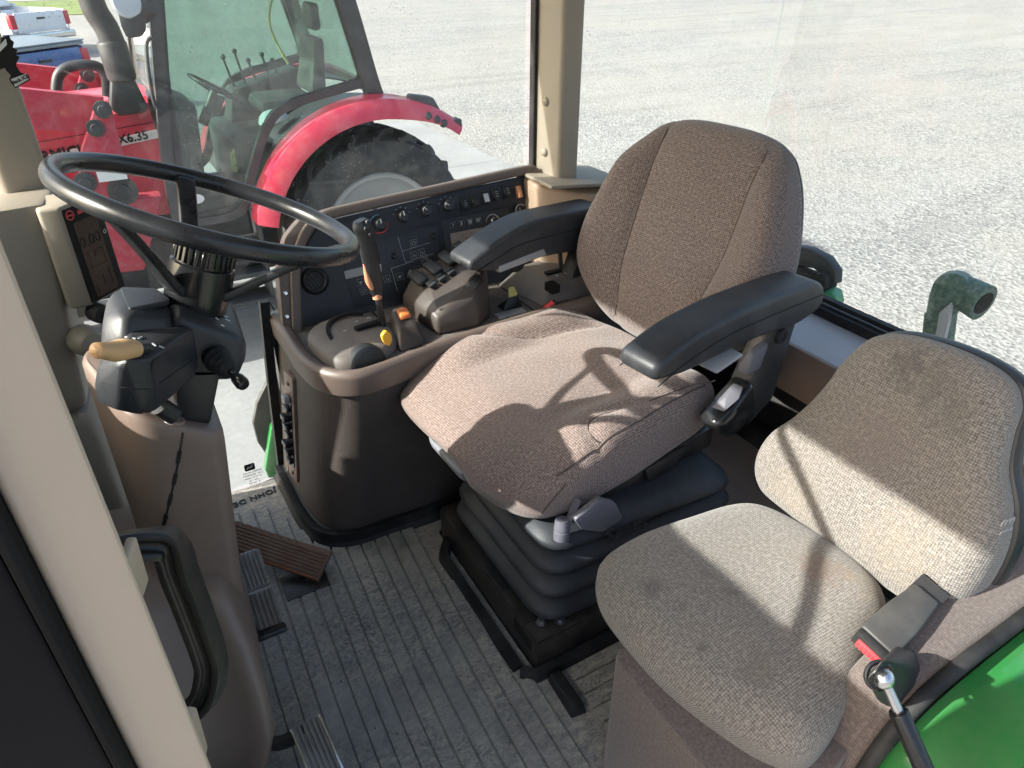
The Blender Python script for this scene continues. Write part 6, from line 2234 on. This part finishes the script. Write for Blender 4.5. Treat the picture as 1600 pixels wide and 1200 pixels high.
b1, fr1, l1_ = pedal('brake_pedal', 'upper worn steel brake pedal nearest the rusty accelerator', at(384, 862, 'z', 0.215), at(399, 920, 'z', 0.190), V((0.026, 0, 0)), 6, M['worn'], 'brake pedals')
b2, fr2, l2_ = pedal('brake_pedal', 'lower worn steel brake pedal with black locking latch', at(402, 924, 'z', 0.188), at(424, 990, 'z', 0.155), V((0.028, 0, 0)), 6, M['worn'], 'brake pedals')
for t, fr, l in ((b1, fr1, l1_), (b2, fr2, l2_)):
    s = BM()
    c_ = fr @ V((0, l * 0.5, -0.006))
    sweep(s, cr([c_, c_ + V((0.03, 0.0, -0.03)), c_ + V((0.09, 0.0, -0.03)), c_ + V((0.16, 0, 0.04))], 6), 0.009)
    P_(t, 'arm', s, M['steel'])
s = BM()
hull(s, [fr2 @ V(q) for q in ((0.028, l2_ - 0.012, 0.012), (-0.03, l2_ - 0.012, 0.008), (0.03, l2_ + 0.006, 0.01), (-0.03, l2_ + 0.006, 0.006), (0.028, l2_ + 0.004, -0.012), (-0.03, l2_ + 0.004, -0.012))], 0.003, 2)
hull(s, [fr2 @ V(q) for q in ((0.02, l2_ - 0.03, 0.016), (0.038, l2_ - 0.03, 0.014), (0.02, l2_ + 0.004, 0.018), (0.038, l2_ + 0.004, 0.014), (0.022, l2_ - 0.03, -0.012), (0.038, l2_, -0.015))], 0.003, 2)
P_(b2, 'locking_latch', s, M['shiny'])
ct, fr3, l3_ = pedal('clutch_pedal', 'bright ribbed clutch pedal at the bottom of the view', at(476, 1127, 'z', 0.16), at(516, 1225, 'z', 0.12), V((0.026, 0.002, 0)), 6, M['worn'])
s = BM()
c_ = fr3 @ V((0.0, l3_ * 0.12, -0.008))
sweep(s, cr([c_, at(440, 1160, 'z', 0.13), at(410, 1158, 'z', 0.13), at(385, 1135, 'z', 0.14), at(365, 1120, 'z', 0.15)], 6), [(0.011 * math.cos(2 * PI * k / 12), 0.015 * math.sin(2 * PI * k / 12)) for k in range(12)])
P_(ct, 'arm', s, M['steel'])
s = BM()
fe = fr3 @ V((0, 0, 0))
box(s, -0.0265, -0.0225, 0.002, l3_ - 0.002, 0.0, 0.007, 0.001, mtx=fr3)
box(s, 0.0225, 0.0265, 0.002, l3_ - 0.002, 0.0, 0.007, 0.001, mtx=fr3)
P_(ct, 'bright_edge', s, M['chrome'])
ST = T('floor_stop', 'black rubber pedal stop with a bright bolt on the floor', 'pedal stop', (0.09, -0.9, 0))
p_ = at(375, 1180, 'z', 0.03)
s = BM()
lathe(s, [(0.018, 0.0), (0.019, 0.02), (0.014, 0.034), (0, 0.034)], frame((p_.x, p_.y, 0.002), (1, 0, 0), (0, 1, 0)), 20)
P_(ST, 'stop_rubber', s, M['rubber'])
s = BM()
cyl(s, (p_.x, p_.y, 0.036), (p_.x, p_.y, 0.044), 0.009, seg=6)
cyl(s, (p_.x, p_.y, 0.0365), (p_.x, p_.y, 0.0385), 0.012, seg=18)
P_(ST, 'stop_bolt', s, M['chrome'])

# ------------------------------------------------------------------ things outside the rear glass
HK = T('green_hook_end', 'dull green hook-ended linkage arm standing behind the rear window', 'linkage arm', tuple(at(1465, 560, 'x', -2.2)))
xh = -2.2
s = BM()
a0, a1, a2 = at(1464, 545, 'x', xh), at(1470, 490, 'x', xh), at(1488, 445, 'x', xh)
sweep(s, [a0 + V((0, 0, -0.9)), a0, a1], [(p.x, p.y) for p in fillet([(-0.04, -0.03), (0.04, -0.03), (0.04, 0.03), (-0.04, 0.03)], 0.012, 3)])
sweep(s, cr([a1 + V((0, 0, -0.02)), a1.lerp(a2, 0.5), a2 + V((0, 0.0, 0.005))], 5), 0.05, scale=[0.75, 0.8, 0.85, 0.9, 0.95, 1, 1, 1, 1, 0.95, 0.8])
lathe(s, [(0, 0.055), (0.035, 0.055), (0.05, 0.045), (0.055, 0.0), (0.05, -0.045), (0, -0.05)], frame(at(1490, 450, 'x', xh), (0, 1, 0), z=(1, 0.3, 0.2)), 24)
P_(HK, 'arm', s, M['dullgreen'])
s = BM()
h0, h1 = at(1497, 452, 'x', xh - 0.01), at(1537, 474, 'x', xh)
sweep(s, [h0, h0.lerp(h1, 0.5), h1], [(0.048 * math.cos(2 * PI * k / 20), 0.058 * math.sin(2 * PI * k / 20)) for k in range(20)], scale=[0.85, 0.95, 1.0])
P_(HK, 'hook_socket', s, M['dullgreen'])
s = BM()
dh = (h1 - h0).normalized()
cyl(s, h1 - dh * 0.002, h1 + dh * 0.0015, 0.036)
P_(HK, 'socket_bore', s, M['blackprint'])
s = BM()
pl = [at(u, v, 'x', xh + 0.03) for u, v in ((1476, 486), (1494, 470), (1490, 500), (1480, 540), (1466, 545))]
prism(s, [(p.y, p.z) for p in pl], 0, 0.02, frame((xh + 0.04, 0, 0), (0, 1, 0), z=(1, 0, 0)), 0.003)
P_(HK, 'side_plate', s, M['ledge'])
LP = T('fender_lamp', 'dark rear lamp under a scuffed grey flap behind the driver seat', 'rear lamp', tuple(at(1265, 440, 'x', -1.95)))
xl = -1.95
s = BM()
pl = [at(u, v, 'x', xl) for u, v in ((1205, 392), (1232, 383), (1262, 388), (1290, 403), (1305, 424), (1304, 444), (1270, 420), (1225, 412), (1205, 412))]
prism(s, [(p.y, p.z) for p in pl], -0.04, 0.0, frame((xl, 0, 0), (0, 1, 0), z=(1, 0, 0)), 0.006)
P_(LP, 'flap', s, M['greyblack'])
s = BM()
q = [at(u, v, 'x', xl + 0.03) for u, v in ((1220, 413), (1290, 440), (1290, 455), (1220, 440))]
hull(s, q + [p + V((-0.06, 0, 0)) for p in q], 0.008)
lathe(s, [(0, 0.02), (0.025, 0.018), (0.03, 0)], frame(at(1284, 440, 'x', xl + 0.03), (0, 1, 0), z=(1, 0, 0.2)), 16)
P_(LP, 'lamp_body', s, M['blackprint'])
s = BM()
lathe(s, [(0, 0.04), (0.03, 0.035), (0.042, 0.0), (0.03, -0.04), (0, -0.04)], frame(at(1296, 468, 'x', xl), (0, 1, 0), z=(1, 0.4, 0.2)), 20)
hull(s, [at(u, v, 'x', xl) + V((d, 0, 0)) for u, v in ((1286, 450), (1300, 456), (1305, 475), (1290, 490), (1278, 478)) for d in (0, -0.05)], 0.006)
P_(LP, 'green_bracket', s, mat('mid green paint', (0.06, 0.3, 0.14), 0.4))
FS = T('front_side_flap', 'dark rubber flap and green bracket outside the low right-hand glass', 'mud flap', tuple(at(425, 680, 'y', -1.95)))
s = BM()
pl = [at(u, v, 'y', -1.95) for u, v in ((440, 560), (418, 592), (400, 628), (394, 660), (402, 690), (420, 716), (445, 735))]
prism(s, [(p.x, p.z) for p in pl], 0, 0.02, frame((0, -1.94, 0), (1, 0, 0), z=(0, -1, 0)), 0.006)
P_(FS, 'flap', s, M['darkgrey'])
s = BM()
pl = [at(u, v, 'y', -1.9) for u, v in ((424, 670), (436, 650), (446, 700), (443, 745), (420, 748), (414, 735))]
prism(s, [(p.x, p.z) for p in pl], 0, 0.03, frame((0, -1.9, 0), (1, 0, 0), z=(0, -1, 0)), 0.006)
P_(FS, 'green_plate', s, M['green'])
